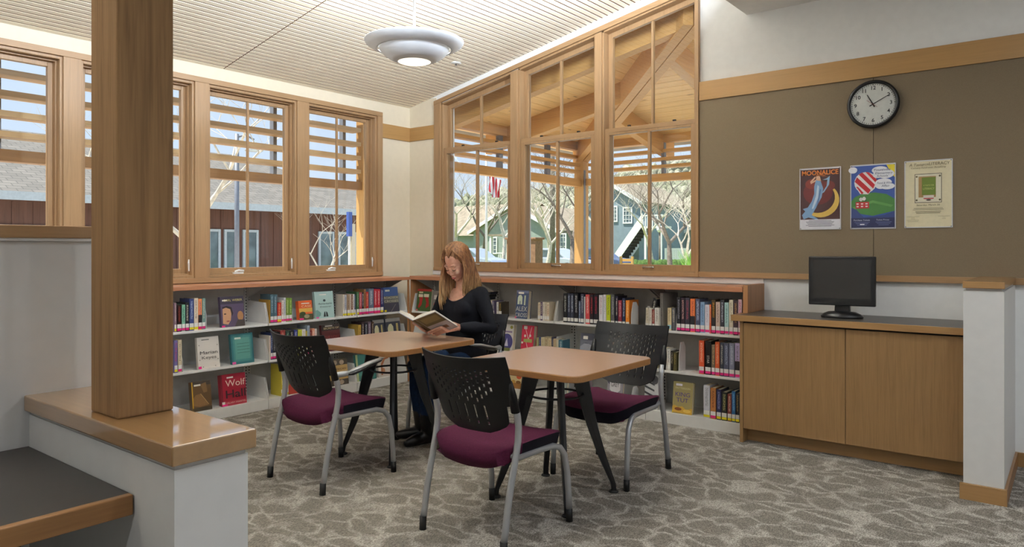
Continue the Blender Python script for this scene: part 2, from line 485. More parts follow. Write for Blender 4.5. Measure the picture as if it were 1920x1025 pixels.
MB().box(XA, XA + .024, 4.993, 5.059, 1.083, A_Z1).build('side_casing', M['fir_z'], tr, bevel=.002)
MB().box(XA, XA + .030, -.8, 5.059, 1.072, A_Z0).build('sill', M['fir_y'], tr, bevel=.003)

# --- windows of the back wall (fixed sloped light over an opening sash)
def window_back(n, x0, x1, lab):
    root = struct(empty('window_%d' % n, ((x0+x1)/2, YB + .07, B_Z0)), lab, 'window')
    f = .020
    mb = MB()
    mb.box(x0, x0 + f, YB - .004, YB + .16, B_Z0, head_z(x0 + f)); mb.box(x1 - f, x1, YB - .004, YB + .16, B_Z0, head_z(x1 - f))
    mb.box(x0 + f, x1 - f, YB - .004, YB + .16, B_Z0, B_Z0 + .012)
    mb.prism([(x0, head_z(x0) - f), (x1, head_z(x1) - f), (x1, head_z(x1)), (x0, head_z(x0))], 1, YB - .004, YB + .16)
    mb.build('window_frame', M['fir_z'], root, bevel=.002)
    RZ0, RZ1 = 2.372, 2.410
    # upper fixed light
    a, b = x0 + f, x1 - f
    sw = .042
    hz = lambda x: head_z(x) - f
    s = MB()
    s.prism([(a, RZ1), (a + sw, RZ1), (a + sw, hz(a + sw)), (a, hz(a))], 1, YB + .075, YB + .115)
    s.prism([(b - sw, RZ1), (b, RZ1), (b, hz(b)), (b - sw, hz(b - sw))], 1, YB + .075, YB + .115)
    s.prism([(a + sw, hz(a + sw) - .045), (b - sw, hz(b - sw) - .045), (b - sw, hz(b - sw)), (a + sw, hz(a + sw))], 1, YB + .075, YB + .115)
    up = s.build('upper_sash', M['fir_z'], root, bevel=.002)
    MB().prism([(a + sw - .005, RZ1 - .01), (b - sw + .005, RZ1 - .01), (b - sw + .005, hz(b - sw) - .04), (a + sw - .005, hz(a + sw) - .04)], 1, YB + .094, YB + .100).build('pane', M['glass'], up)
    xm = (a + b) / 2
    MB().prism([(xm - .010, RZ1), (xm + .010, RZ1), (xm + .010, hz(xm) - .043), (xm - .010, hz(xm) - .045)], 1, YB + .084, YB + .112).build('muntin', M['fir_z'], up)
    MB().box(a, b, YB + .012, YB + .115, RZ0, RZ1).build('meeting_rail', M['fir_x'], root, bevel=.002)
    # lower opening sash
    s = MB(); frame_ring(s, 1, a, b, B_Z0 + .012, RZ0, .044, YB + .012, YB + .055, .052, .022)
    lo = s.build('lower_sash', M['fir_z'], root, bevel=.003)
    MB().box(a + .04, b - .04, YB + .032, YB + .038, B_Z0 + .06, RZ0 - .018).build('pane', M['glass'], lo)
    MB().box(xm - .011, xm + .011, YB + .02, YB + .05, B_Z0 + .06, RZ0 - .018).build('muntin', M['fir_z'], lo)
    h = MB().tube([(xm - .045, YB + .008, B_Z0 + .04), (xm - .04, YB - .012, B_Z0 + .042), (xm + .04, YB - .012, B_Z0 + .042), (xm + .045, YB + .008, B_Z0 + .04)], .006, 8)
    h.ell((xm - .045, YB + .004, B_Z0 + .04), (.012, .008, .012), 10, 6); h.ell((xm + .045, YB + .004, B_Z0 + .04), (.012, .008, .012), 10, 6)
    h.build('sash_handle', M['chrome'], lo, smooth=True)
    for xx in (a + .25 * (b - a), a + .75 * (b - a)):
        MB().box(xx - .012, xx + .012, YB + .055, YB + .075, RZ1, RZ1 + .022).build('sash_lock', M['black_matte'], root)
window_back(11, *B_UNITS[0], 'lowest of the three stepped windows, nearest the corner behind the reader')
window_back(12, *B_UNITS[1], 'middle of the three stepped windows, showing the porch post')
window_back(13, *B_UNITS[2], 'tallest of the three stepped windows, next to the olive panel')
tr = empty('trim_8', (-3.8, YB, B_Z0)); struct(tr, 'fir casing around the three stepped windows', 'window casing')
MB().box(-5.336, -5.243, YB - .022, YB, 1.128, head_z(-5.29) + .02).build('side_casing', M['fir_z'], tr, bevel=.002)
MB().box(-2.398, -2.372, YB - .040, YB, 1.128, head_z(-2.38) + .03).build('side_casing', M['fir_z'], tr, bevel=.002)
for a, b in ((B_UNITS[0][1], B_UNITS[1][0]), (B_UNITS[1][1], B_UNITS[2][0])):
    MB().prism([(a - .004, B_Z0), (b + .004, B_Z0), (b + .004, head_z(b) - .01), (a - .004, head_z(a) - .01)], 1, YB - .024, YB).build('mullion_cover', M['fir_z'], tr, bevel=.003)
MB().prism([(-5.336, head_z(-5.336) + .005), (-2.372, head_z(-2.372) - .008), (-2.372, head_z(-2.372) + .040), (-5.336, head_z(-5.336) + .047)], 1, YB - .026, YB).build('head_casing', M['fir_x'], tr, bevel=.002)
MB().box(-5.336, -2.372, YB - .030, YB, 1.128, B_Z0 + .002).build('sill', M['fir_x'], tr, bevel=.003)
struct(MB().box(-5.36, -1.86, YB - .012, YB, 1.085, 1.127).build('trim_9', M['wall_white']), 'white strip of wall between windows and bookcase top', 'trim')

# ================================================================== pendant lamp in view, plus unseen lamps added for light
M['lamp_white'] = plain('lamp_enamel', (214, 216, 220), .38, var=.01)
M['stem'] = plain('lamp_stem', (112, 110, 106), .4, .3, .02)
M['lamp_inner'] = plain('lamp_inner_white', (240, 238, 230), .6, var=.01)
M['lamp_glow'] = glow('lamp_diffuser', (255, 246, 228), 1.15)
def pendant(loc, label):
    x, y, z = loc
    t = thing('pendant_lamp', (x, y, z - .14), label, 'lamp', 'bowl pendants under the sloped ceiling')
    def prof(mb, pr, th=.004):
        pr2 = [(r, zz + th) for r, zz in reversed(pr)]
        mb.lathe([(r, z + zz) for r, zz in pr + pr2 + [pr[0]]], x, y, 48)
    mb = MB(); prof(mb, [(.338, 0), (.330, -.014), (.300, -.034), (.262, -.050), (.250, -.053)]); mb.build('outer_dish', M['lamp_white'], t, smooth=True)
    mb = MB(); prof(mb, [(.246, -.030), (.236, -.058), (.205, -.092), (.160, -.120), (.112, -.136)]); mb.build('inner_bowl', M['lamp_white'], t, smooth=True)
    mb = MB().lathe([(.0005, z - .150), (.06, z - .147), (.095, z - .141), (.113, z - .134), (.113, z - .130), (.0005, z - .130)], x, y, 40)
    mb.build('diffuser', M['lamp_glow'], t, smooth=True)
    mb = MB()
    for k in range(3):
        a = 2*math.pi*k/3 + .4
        mb.tube([(x + .235*math.cos(a), y + .235*math.sin(a), z - .045), (x + .262*math.cos(a), y + .262*math.sin(a), z - .047)], .005, 6)
        mb.tube([(x + .02*math.cos(a), y + .02*math.sin(a), z + .06), (x + .22*math.cos(a), y + .22*math.sin(a), z - .06)], .004, 6)
    mb.build('spider_arms', M['white_metal'], t)
    MB().lathe([(.0005, z - .02), (.03, z - .02), (.03, z + .06), (.011, z + .09), (.0005, z + .09)], x, y, 20).build('socket', M['white_metal'], t, smooth=True)
    MB().tube([(x, y, z + .06), (x, y, ceil_z(x) + .01)], .0095, 10).build('stem', M['stem'], t, smooth=True)
    MB().lathe([(.0005, ceil_z(x) - .035), (.05, ceil_z(x) - .03), (.062, ceil_z(x) + .012), (.0005, ceil_z(x) + .012)], x, y, 20).build('canopy', M['white_metal'], t, smooth=True)
    d = bpy.data.lights.new('pendant_bulb', 'AREA'); d.shape = 'DISK'; d.size = .40; d.energy = PENDANT_WATTS; d.color = (.88, .94, 1.0)
    o = bpy.data.objects.new('pendant_bulb', d); COL.objects.link(o); o.parent = t
    o.location = (0, 0, .125); o.rotation_euler = (math.pi, 0, 0)
    return t
PLOC = at_depth(777, 79, 4.9)
pendant(PLOC, 'white two-tier bowl pendant lamp hanging over the tables')
pendant((PLOC.x, PLOC.y - 2.5, PLOC.z), 'bowl pendant lamp added out of view beyond the low wall')  # second pendant, out of view, added to help light the room
def fill_can(x, y, label):  # unseen ceiling lights, added to brighten the right side and foreground
    t = thing('fill_ceiling_light', (x, y, SOFZ - .012), label, 'lamp', 'round fill lights added in the flat ceiling')
    MB().lathe([(.075, SOFZ - .002), (.095, SOFZ - .002), (.095, SOFZ - .010), (.075, SOFZ - .012), (.075, SOFZ - .002)], x, y, 28).build('trim_ring', M['white_metal'], t, smooth=True)
    MB().lathe([(.0005, SOFZ - .004), (.076, SOFZ - .004)], x, y, 28).build('lens', M['lamp_glow'], t)
    d = bpy.data.lights.new('fill_can_bulb', 'AREA'); d.shape = 'DISK'; d.size = .15; d.energy = FILL_CAN_WATTS; d.color = (.90, .95, 1.0)
    o = bpy.data.objects.new('fill_can_bulb', d); COL.objects.link(o); o.parent = t; o.location = (0, 0, -.004)
for (x, y, lb) in ((.1, 3.3, 'added fill light above the cabinet side of the room'), (1.9, 3.3, 'added fill light nearest the right wall'),
                   (.6, 1.3, 'added fill light right of the viewer'), (2.2, 1.0, 'added fill light by the right wall beside the viewer'), (-.6, -1.6, 'added fill light behind the viewer')):
    fill_can(x, y, lb)
def uplight(y, label):  # unseen fixtures added as soft fill for the sloped ceiling
    x, z = SOFX - .06, 3.34
    t = thing('fill_uplight', (x, y, z), label, 'lamp', 'fill uplights added on the side of the dropped ceiling')
    MB().prism([(x - .06, z + .03), (x - .045, z - .03), (x + .06, z - .03), (x + .06, z + .05), (x + .045, z + .05), (x + .045, z - .015), (x - .035, z - .015), (x - .048, z + .03)], 1, y - .6, y + .6).build('trough', M['white_metal'], t)
    MB().tube([(x, y - .56, z), (x, y + .56, z)], .013, 10).build('fill_tube', M['lamp_glow'], t, smooth=True)
    d = bpy.data.lights.new('fill_uplight_tube', 'AREA'); d.shape = 'RECTANGLE'; d.size = 1.12; d.size_y = .08; d.energy = FILL_UPLIGHT_WATTS; d.color = (.80, .89, 1.0)
    o = bpy.data.objects.new('fill_uplight_tube', d); COL.objects.link(o); o.parent = t
    o.location = (-.005, 0, .035)
    o.rotation_euler = Vector((.72, 0, -.69)).to_track_quat('Z', 'X').to_euler()
    return t
for (y, lb) in ((4.1, 'added fill uplight nearest the stepped windows'), (2.5, 'added fill uplight above the armless chairs'), (.9, 'added fill uplight beside the viewer'), (-.7, 'added fill uplight just behind the viewer')):
    uplight(y, lb)
# sprinkler head in the slats
p = at_depth(855, 118, 1.0); d = p - EYEP
tt = (2.887 + PITCH * 5.72 - EYE) / (d.z - PITCH * d.x); sp = EYEP + d * tt
t = thing('sprinkler_head', (sp.x, sp.y, sp.z - .03), 'small white sprinkler head between the ceiling slats', 'sprinkler')
MB().lathe([(.0005, sp.z + .004), (.05, sp.z + .001), (.052, sp.z - .004), (.02, sp.z - .008), (.0005, sp.z - .008)], sp.x, sp.y, 20).build('escutcheon', M['white_metal'], t, smooth=True)
MB().lathe([(.0005, sp.z - .006), (.010, sp.z - .008), (.008, sp.z - .026), (.016, sp.z - .028), (.0005, sp.z - .031)], sp.x, sp.y, 14).build('nozzle', M['chrome'], t, smooth=True)

# ================================================================== low wall, column, desk, half wall at the left
struct(MB().box(-2.72, -2.583, Y0R, 1.04, 0, 1.385).build('wall_partition_left', M['wall_low']), 'white half wall at the far left under its fir cap', 'wall')
struct(MB().box(-2.74, -2.562, Y0R, 1.06, 1.392, 1.432).build('trim_10', M['fir_y'], bevel=.003), 'fir cap board on the white half wall', 'wall cap')
struct(MB().box(-2.735, -2.568, Y0R, 1.055, 1.383, 1.392).build('trim_11', M['wall_low']))
struct(MB().box(-2.583, -1.662, .832, 1.022, 0, .838).build('wall_low_left', M['wall_low']), 'low white wall carrying the rough wooden column', 'wall')
struct(MB().box(-2.583, -1.667, .837, 1.017, .838, .852).build('trim_12', M['wall_low']))
cap = MB().box(-2.583, -1.642, .817, 1.035, .852, .900).build('trim_15', M['oak_cap'], bevel=.004)
struct(cap, 'glossy oak cap board on the low wall under the column', 'wall cap')
col = MB().box(-2.187, -2.018, .855, 1.009, .900, 3.62).build('wooden_column', M['column'], bevel=.006)
tag(col, 'rough sawn brown wooden column standing on the oak cap', 'column')
dk = thing('desk', (-2.2, .2, .69), 'black topped desk with oak edge fixed against the low wall', 'desk')
MB().box(-2.577, -1.885, -1.2, .828, .695, .740).build('desk_top', M['desk_black'], dk)
MB().box(-1.885, -1.862, -1.2, .828, .690, .741).build('edge_band', M['oak_y'], dk, bevel=.003)
MB().box(-2.577, -2.0, -1.2, -1.17, 0, .695).build('side_panel', M['desk_black'], dk)
MB().box(-2.577, -2.555, -1.17, .80, .30, .695).build('modesty_panel', M['desk_black'], dk)
# wing wall at the right
struct(MB().box(-.478, -.294, 4.58, YB, 0, 1.130).build('wall_wing', M['wall_low']), 'low white wing wall closing the cabinet on the right', 'wall')
struct(MB().box(-.468, -.304, 4.592, YB, 1.130, 1.144).build('trim_13', M['wall_low']))
struct(MB().box(-.480, -.290, 4.566, YB - .035, 1.144, 1.180).build('trim_14', M['oak_x'], bevel=.003), 'oak cap board on the low wing wall beside the cabinet', 'wall cap')
bb = empty('baseboard_wing', (-.38, 4.57, 0)); struct(bb, 'oak baseboard around the foot of the wing wall', 'baseboard')
MB().box(-.494, -.280, 4.563, 4.580, 0, .088).build('board', M['oak_x'], bb, bevel=.002)
MB().box(-.294, -.280, 4.580, YB - .016, 0, .088).build('board', M['oak_y'], bb, bevel=.002)

# ================================================================== base cabinet, worktop, monitor
cb = thing('base_cabinet', (-1.18, 5.2, 0), 'oak veneer base cabinet with two doors under the monitor', 'cabinet')
MB().box(-1.830, -.480, 4.966, YB - .002, .100, .848).build('body', M['slot'], cb)
MB().box(-1.852, -1.829, 4.945, YB - .002, 0, .850).build('end_panel', M['oak_z'], cb, bevel=.001)
MB().box(-1.829, -.480, 5.035, 5.055, 0, .100).build('toe_kick', M['oak_x'], cb)
for a, b in ((-1.826, -1.1625), (-1.1595, -.482)):
    MB().box(a, b, 4.945, 4.965, .100, .838).build('door', M['oak_z'], cb, bevel=.0015)
wt = thing('worktop', (-1.18, 5.2, .852), 'dark laminate worktop with oak front edge carrying the monitor', 'worktop')
MB().box(-1.855, -.479, 4.936, YB - .002, .852, .892).build('top', M['laminate_dark'], wt)
MB().box(-1.905, -.479, 4.915, 4.936, .850, .892).build('front_edge', M['oak_x'], wt, bevel=.002)
MB().box(-1.905, -1.855, 4.936, 5.105, .850, .892).build('side_edge', M['oak_y'], wt, bevel=.002)
# monitor
mp_ = on_z(1584, 590, .892); MX, MY = mp_.x + .035, 5.17
mon = thing('monitor', (MX, MY, .892), 'black flat monitor with a dark screen on the worktop', 'monitor', rz=.06)
M['screen'] = plain('dark_screen', (48, 46, 45), .22, var=.04, scale=3)
b_ = MB()
b_.add(*(lambda pr: ([(r[0]*math.cos(a)*1.0, r[0]*math.sin(a)*.62 + .0, r[1]) for r in pr for a in [2*math.pi*k/28 for k in range(28)]],
        [(i*28+k, i*28+(k+1) % 28, (i+1)*28+(k+1) % 28, (i+1)*28+k) for i in range(len(pr)-1) for k in range(28)]))([(.0005, 0), (.130, 0), (.134, .010), (.118, .026), (.085, .040), (.0005, .046)]))
b_.build('base', M['black'], mon, smooth=True, local=True)
MB().prism([(-.05, .03), (.05, .03), (.042, .16), (-.042, .16)], 1, .01, .045).build('neck', M['black'], mon, local=True, bevel=.006)
hs = MB(); W2, Z0, Z1 = .208, .082, .412
hs.prism([(-W2, Z0), (W2, Z0), (W2, Z1), (-W2, Z1)], 1, -.022, .012)
hs.prism([(-.15, .10), (.15, .10), (.13, .34), (-.13, .34)], 1, .012, .05)
bz = hs.build('housing', M['black'], mon, local=True, bevel=.006)
MB().box(-.180, .180, -.0235, -.0215, .128, .392).build('screen', M['screen'], bz, local=True)
bt = MB()
for k in range(5): bt.box(-.05 + k*.022, -.038 + k*.022, -.0245, -.021, .098, .104)
bt.build('buttons', M['black_matte'], bz, local=True)

# ================================================================== bookcases
AF, BF = -5.36, 5.12             # front faces
SH = (.722, .411)                # shelf tops
A_BAYS = [(.69, 1.635), (1.64, 2.535), (2.54, 3.487), (3.492, 4.438), (4.443, 5.095)]
B_BAYS = [(-5.335, -4.460), (-4.455, -3.565), (-3.560, -2.680), (-2.675, -1.895)]
def end_plate(mb, ax, p, front, back, z, h=.175, t=.004):
    """shelf end bracket: plate with a slanted front edge"""
    s = 1 if back > front else -1
    pts = [(front + s*.008, z), (back, z), (back, z + h + .01), (front + s*.10, z + h), (front + s*.055, z + h), (front + s*.012, z + .03)]
    mb.prism([(q[0], q[1]) for q in pts] if s > 0 else [(q[0], q[1]) for q in pts][::-1], ax, p - t/2, p + t/2)
def bay(wall, k, a, b, label):
    ax = 1 if wall == 'A' else 0
    if wall == 'A':
        front, back = AF, XA + .012
        bx = lambda mb, p, q, f0, f1, z0, z1: mb.box(f0, f1, p, q, z0, z1)
        t = thing('bookcase', ((front+back)/2, (a+b)/2, 0), label, 'bookcase', 'white steel bookcase bays')
    else:
        front, back = BF, YB - .014
        bx = lambda mb, p, q, f0, f1, z0, z1: mb.box(p, q, f0, f1, z0, z1)
        t = thing('bookcase', ((a+b)/2, (front+back)/2, 0), label, 'bookcase', 'white steel bookcase bays')
    s = 1 if back > front else -1
    mb = MB(); bx(mb, a, b, back - s*.006, back, .08, 1.034); mb.build('back_panel', M['metal_back'], t)
    mb = MB(); bx(mb, a, b, front, back - s*.006, 0, .085); mb.build('base_shelf', M['metal_shelf'], t, bevel=.002)
    for z in SH:
        mb = MB(); bx(mb, a + .003, b - .003, front, back - s*.02, z - .019, z)
        sh = mb.build('shelf', M['metal_shelf'], t, bevel=.002)
        for p in (a + .004, b - .004):
            m2 = MB(); end_plate(m2, ax, p, front, back - s*.02, z); m2.build('shelf_end', M['metal_shelf'], sh)
    for p in (a + .004, b - .004):
        m2 = MB(); end_plate(m2, ax, p, front, back - s*.02, .085); m2.build('base_end', M['metal_shelf'], t)
    mb = MB(); bx(mb, a + .03, b - .03, back - s*.022, back - s*.006, .955, 1.032); mb.build('top_rail', M['metal_back'], t)
    for p in (a, b):
        q0, q1 = (p, p + .024) if p == a else (p - .024, p)
        mb = MB(); bx(mb, q0, q1, back - s*.028, back - s*.006, .085, 1.034)
        u = mb.build('upright', M['metal_shelf'], t)
        mb = MB(); z = .11
        while z < 1.02:
            bx(mb, (q0+q1)/2 - .004, (q0+q1)/2 + .004, back - s*.0295, back - s*.0275, z, z + .014); z += .0254
        tag(mb.build('slots', M['slot'], u), kind='stuff')
        m2 = MB()
        pp = p + (.010 if p == a else -.010)
        pts = [(back - s*.02, .92), (back - s*.02, 1.034), (front + s*.06, 1.034), (front + s*.10, 1.018)]
        m2.prism(pts, ax, pp - .002, pp + .002); m2.build('canopy_bracket', M['metal_back'], t)
    return t
la = ['bookcase bay behind the column, farthest left', 'bookcase bay left of the column', 'bookcase bay with the red and grey face-out books right of the column', 'middle bookcase bay under the windows behind the armchair', 'corner bookcase bay under the left window wall']
lb = ['corner bookcase bay behind the seated reader', 'bookcase bay on the back wall right of the reader', 'bookcase bay on the back wall behind the armless chair', 'rightmost bookcase bay next to the oak cabinet']
for k, (a, b) in enumerate(A_BAYS):
    if k == 0: continue
    bay('A', k, a, b, la[k])
for k, (a, b) in enumerate(B_BAYS): bay('B', k, a, b, lb[k])
ct = thing('long_worktop', (-5.54, 3.4, 1.034), 'wooden top board running along the bookcases under the left windows', 'worktop')
MB().box(XA + .002, AF + .012, 1.6, 5.115, 1.036, 1.066).build('top_board', M['redwood_edge_y'], ct, bevel=.002)
MB().box(AF - .010, AF + .004, 5.097, 5.115, 0, 1.036).build('corner_post', M['redwood_z'], ct)
ct = thing('long_worktop', (-3.6, 5.3, 1.040), 'wooden top board running along the bookcases on the back wall', 'worktop')
MB().box(-5.348, -1.894, BF - .012, YB - .014, 1.040, 1.078).build('top_board', M['redwood_edge_x'], ct, bevel=.002)
MB().box(-1.894, -1.857, BF - .002, YB - .002, 0, 1.092).build('end_panel', M['redwood_z'], ct, bevel=.002)
MB().box(-5.348, -5.336, BF, YB - .014, 0, 1.040).build('corner_panel', M['redwood_z'], ct)

# ================================================================== tables
M['table_top'] = plain('table_laminate', (196, 162, 138), .30, var=.03, scale=30, spec=.5)
_b = M['table_top'].node_tree.nodes['Principled BSDF']; _b.inputs['Coat Weight'].default_value = .8; _b.inputs['Coat Roughness'].default_value = .28; _b.inputs['Coat IOR'].default_value = 1.7
M['table_edge'] = wood('table_edge_wood', (160, 114, 70), 'x', .12, 1.0, .35)
def rrect(w2, d2, r, n=6):
    pts = []
    for cx, cy, a0 in ((w2-r, d2-r, 0), (-w2+r, d2-r, 90), (-w2+r, -d2+r, 180), (w2-r, -d2+r, 270)):
        for k in range(n+1):
            a = math.radians(a0 + 90*k/n); pts.append((cx + r*math.cos(a), cy + r*math.sin(a)))
    return pts
def make_table(loc, label):
    t = thing('reading_table', loc, label, 'table', 'square reading tables')
    H = .747; s = .402
    MB().prism(rrect(s - .004, s - .004, .072, 8), 2, H - .006, H).build('table_top', M['table_top'], t, local=True)
    MB().prism(rrect(s, s, .075, 8), 2, H - .034, H - .0015).build('edge_band', M['table_edge'], t, local=True, bevel=.004)
    MB().prism(rrect(.14, .14, .03), 2, H - .05, H - .034).build('mounting_plate', M['black'], t, local=True)
    for k in range(4):
        a = math.pi/4 + k*math.pi/2; c, sn = math.cos(a), math.sin(a)
        # blade profile in the radial plane: (r, z, half radial width)
        prof = [(.125, .712, .052), (.155, .58, .042), (.205, .38, .031), (.265, .20, .023), (.305, .10, .018), (.325, .05, .014), (.330, .012, .012)]
        vs = []; n = 8
        for (r, z, hw) in prof:
            th = .0165
            for q in range(n):
                b = 2*math.pi*q/n
                rr = r + hw*max(-1, min(1, 1.25*math.cos(b))); tt = th*max(-1, min(1, 1.25*math.sin(b)))
                vs.append((rr*c - tt*sn, rr*sn + tt*c, z))
        fs = [(i*n+q, i*n+(q+1) % n, (i+1)*n+(q+1) % n, (i+1)*n+q) for i in range(len(prof)-1) for q in range(n)]
        fs += [tuple(range(n)), tuple((len(prof)-1)*n + q for q in range(n))]
        lg = MB().add(vs, fs).build('leg', M['black'], t, local=True, smooth=False)
        MB().lathe([(.0005, 0), (.026, 0), (.027, .006), (.016, .014), (.0005, .016)], .330*c, .330*sn, 16).build('foot_glide', M['black_matte'], lg, local=True, smooth=True)
    MB().tube([(.150*math.cos(2*math.pi*k/40), .150*math.sin(2*math.pi*k/40), .555) for k in range(41)], .0065, 8, cap=False).build('ring', M['black'], t, local=True, smooth=True)
    return t
T1 = (-3.572, 3.268, 0); T2 = (-2.258, 3.262, 0)
make_table(T1, 'wood topped square table where the woman is reading')
make_table(T2, 'wood topped square table between the two armless chairs')

# ================================================================== chairs
M['maroon'] = plain('maroon_upholstery', (74, 26, 50), .9, var=.14, scale=160, spec=.15, bmp=.15)
M['navy_fab'] = plain('dark_side_fabric', (24, 22, 30), .9, var=.1, spec=.15)
M['chair_black'] = plain('chair_black_plastic', (13, 13, 16), .42, var=.1, spec=.3)
M['silver'] = plain('silver_powder_coat', (176, 178, 182), .38, .55, .02)
def chair_back_mesh():
    NX, NZ = 76, 72
    z0, z1 = .505, .866
    def half(z):
        if z > .655: return .262 - .004*(z - .655)/.2
        if z > .645: return .262
        t = (.645 - z)/(.645 - z0)
        return .214 - .014*t - .10*max(0, t - .55)**2/.2
    def surf(x, z):
        y = .078 - .40*(z - .50) + .060*(x/.24)**2
        if z < .56: y += .25*(.56 - z)**2/.06*.3
        return y
    holes = []
    for k in range(-6, 7):
        zl = [.806, .786, .759, .724, .686] if k % 2 == 0 else [.797, .773, .742, .705, .667]
        for q, zc in enumerate(zl):
            if q == 4 and abs(k) > 4: continue
            holes.append((k*.0272, zc, .0056, (.0042, .0060, .0080, .0098, .0105)[q]))
    for c in range(-2, 3):
        holes.append((c*.0544, .6085, .0052, .0335)); holes.append((c*.0544, .5545, .0050, .0075))
    def in_hole(x, z):
        for (a, b, w, h) in holes:
            if abs(x - a) < w and abs(z - b) < h: return True
        return False
    # grid lines adapted to hole edges
    xs = sorted(set([round(-.262 + .524*i/26, 5) for i in range(27)] + [round(h[0] + s*h[2], 5) for h in holes for s in (-1, 1)]))
    zs = sorted(set([round(z0 + (z1 - z0)*i/20, 5) for i in range(21)] + [round(h[1] + s*h[3], 5) for h in holes for s in (-1, 1)] + [.645, .655]))
    def thin(L, e):
        o = [L[0]]
        for q in L[1:]:
            if q - o[-1] > e: o.append(q)
        return o
    xs = thin(xs, .0006); zs = thin(zs, .0006)
    idx = {}; V = []; Fc = []
    def vid(i, j):
        if (i, j) not in idx:
            x, z = xs[i], zs[j]
            hw = half(z); x = max(-hw, min(hw, x))
            zz = z
            # rounded top corners
            if z > z1 - .03 and abs(x) > .243 - .04:
                pass
            idx[(i, j)] = len(V); V.append((x, surf(x, zz), zz + .012*(x/.24)**2*(1 if z > .8 else 0)))
        return idx[(i, j)]
    for i in range(len(xs)-1):
        for j in range(len(zs)-1):
            xc, zc = (xs[i]+xs[i+1])/2, (zs[j]+zs[j+1])/2
            if min(abs(xs[i]), abs(xs[i+1])) >= max(half(zs[j]), half(zs[j+1])) - 1e-6: continue
            if in_hole(xc, zc): continue
            # rounded outer corners
            if zc > z1 - .022 and abs(xc) > .243 and (abs(xc) - .238)**2 + (zc - (z1 - .022))**2 > .022**2: continue
            Fc.append((vid(i, j), vid(i+1, j), vid(i+1, j+1), vid(i, j+1)))
    m = bpy.data.meshes.new('backrest'); m.from_pydata(V, [], Fc); m.materials.append(M['chair_black'])
    m.polygons.foreach_set('use_smooth', [True]*len(m.polygons)); m.update()
    return m
BACK_MESH = chair_back_mesh()
def seat_pt(u, v, top):
    """u,v in -1..1"""
    x = .243*u; y = .272 + .248*v
    # superellipse rounding of the plan
    k = max(abs(u), abs(v)); 
    z = .446 + .022*u*u*(1 - .3*(v+1)/2) - .034*max(0, -v - .25)**2/.56*(1 - .4*u*u)
    z -= .030*max(0, (v - .55)/.45)**2
    e = max(abs(u), abs(v))
    if not top: z -= .066
    return x, y, z
def make_seat():
    n = 16; V = []; Fc = []; Bd = []
    def rear(k):                        # rear edge and the rear corners keep the seat cloth
        i, j = rim[k]; return j < 4
    def sq(u, v):                       # square -> rounded square
        r = .42
        du, dv = max(0, abs(u) - (1-r)), max(0, abs(v) - (1-r))
        d = math.hypot(du, dv)
        if d > r and d > 0:
            u = math.copysign((1-r) + du*r/d, u); v = math.copysign((1-r) + dv*r/d, v)
        return u, v
    for lay in (1, 0):
        for i in range(n+1):
            for j in range(n+1):
                u, v = sq(-1 + 2*i/n, -1 + 2*j/n)
                x, y, z = seat_pt(u, v, lay)
                e = max(abs(-1+2*i/n), abs(-1+2*j/n))
                if lay: z += .012*(1 - max(0, (e - .80)/.20)**2) 
                else:
                    sc = .94 if e > .9 else 1.0; x *= sc; y = .272 + (y - .272)*sc
                V.append((x, y, z))
    N = (n+1)**2
    for i in range(n):
        for j in range(n):
            a = i*(n+1)+j; Fc.append((a, a+n+1, a+n+2, a+1)); b = a + N; Fc.append((b, b+1, b+n+2, b+n+1))
    rim = [(i, 0) for i in range(n)] + [(n, j) for j in range(n)] + [(n-i, n) for i in range(n)] + [(0, n-j) for j in range(n)]
    ids = [i*(n+1)+j for i, j in rim]
    for k in range(len(ids)):
        a, b = ids[k], ids[(k+1) % len(ids)]; (Fc if k < n or k == 4*n-1 and False else Bd).append((a, b, b + N, a + N)) if not rear(k) else Fc.append((a, b, b + N, a + N))
    return MB().add(V, Fc), MB().add(V, Bd)
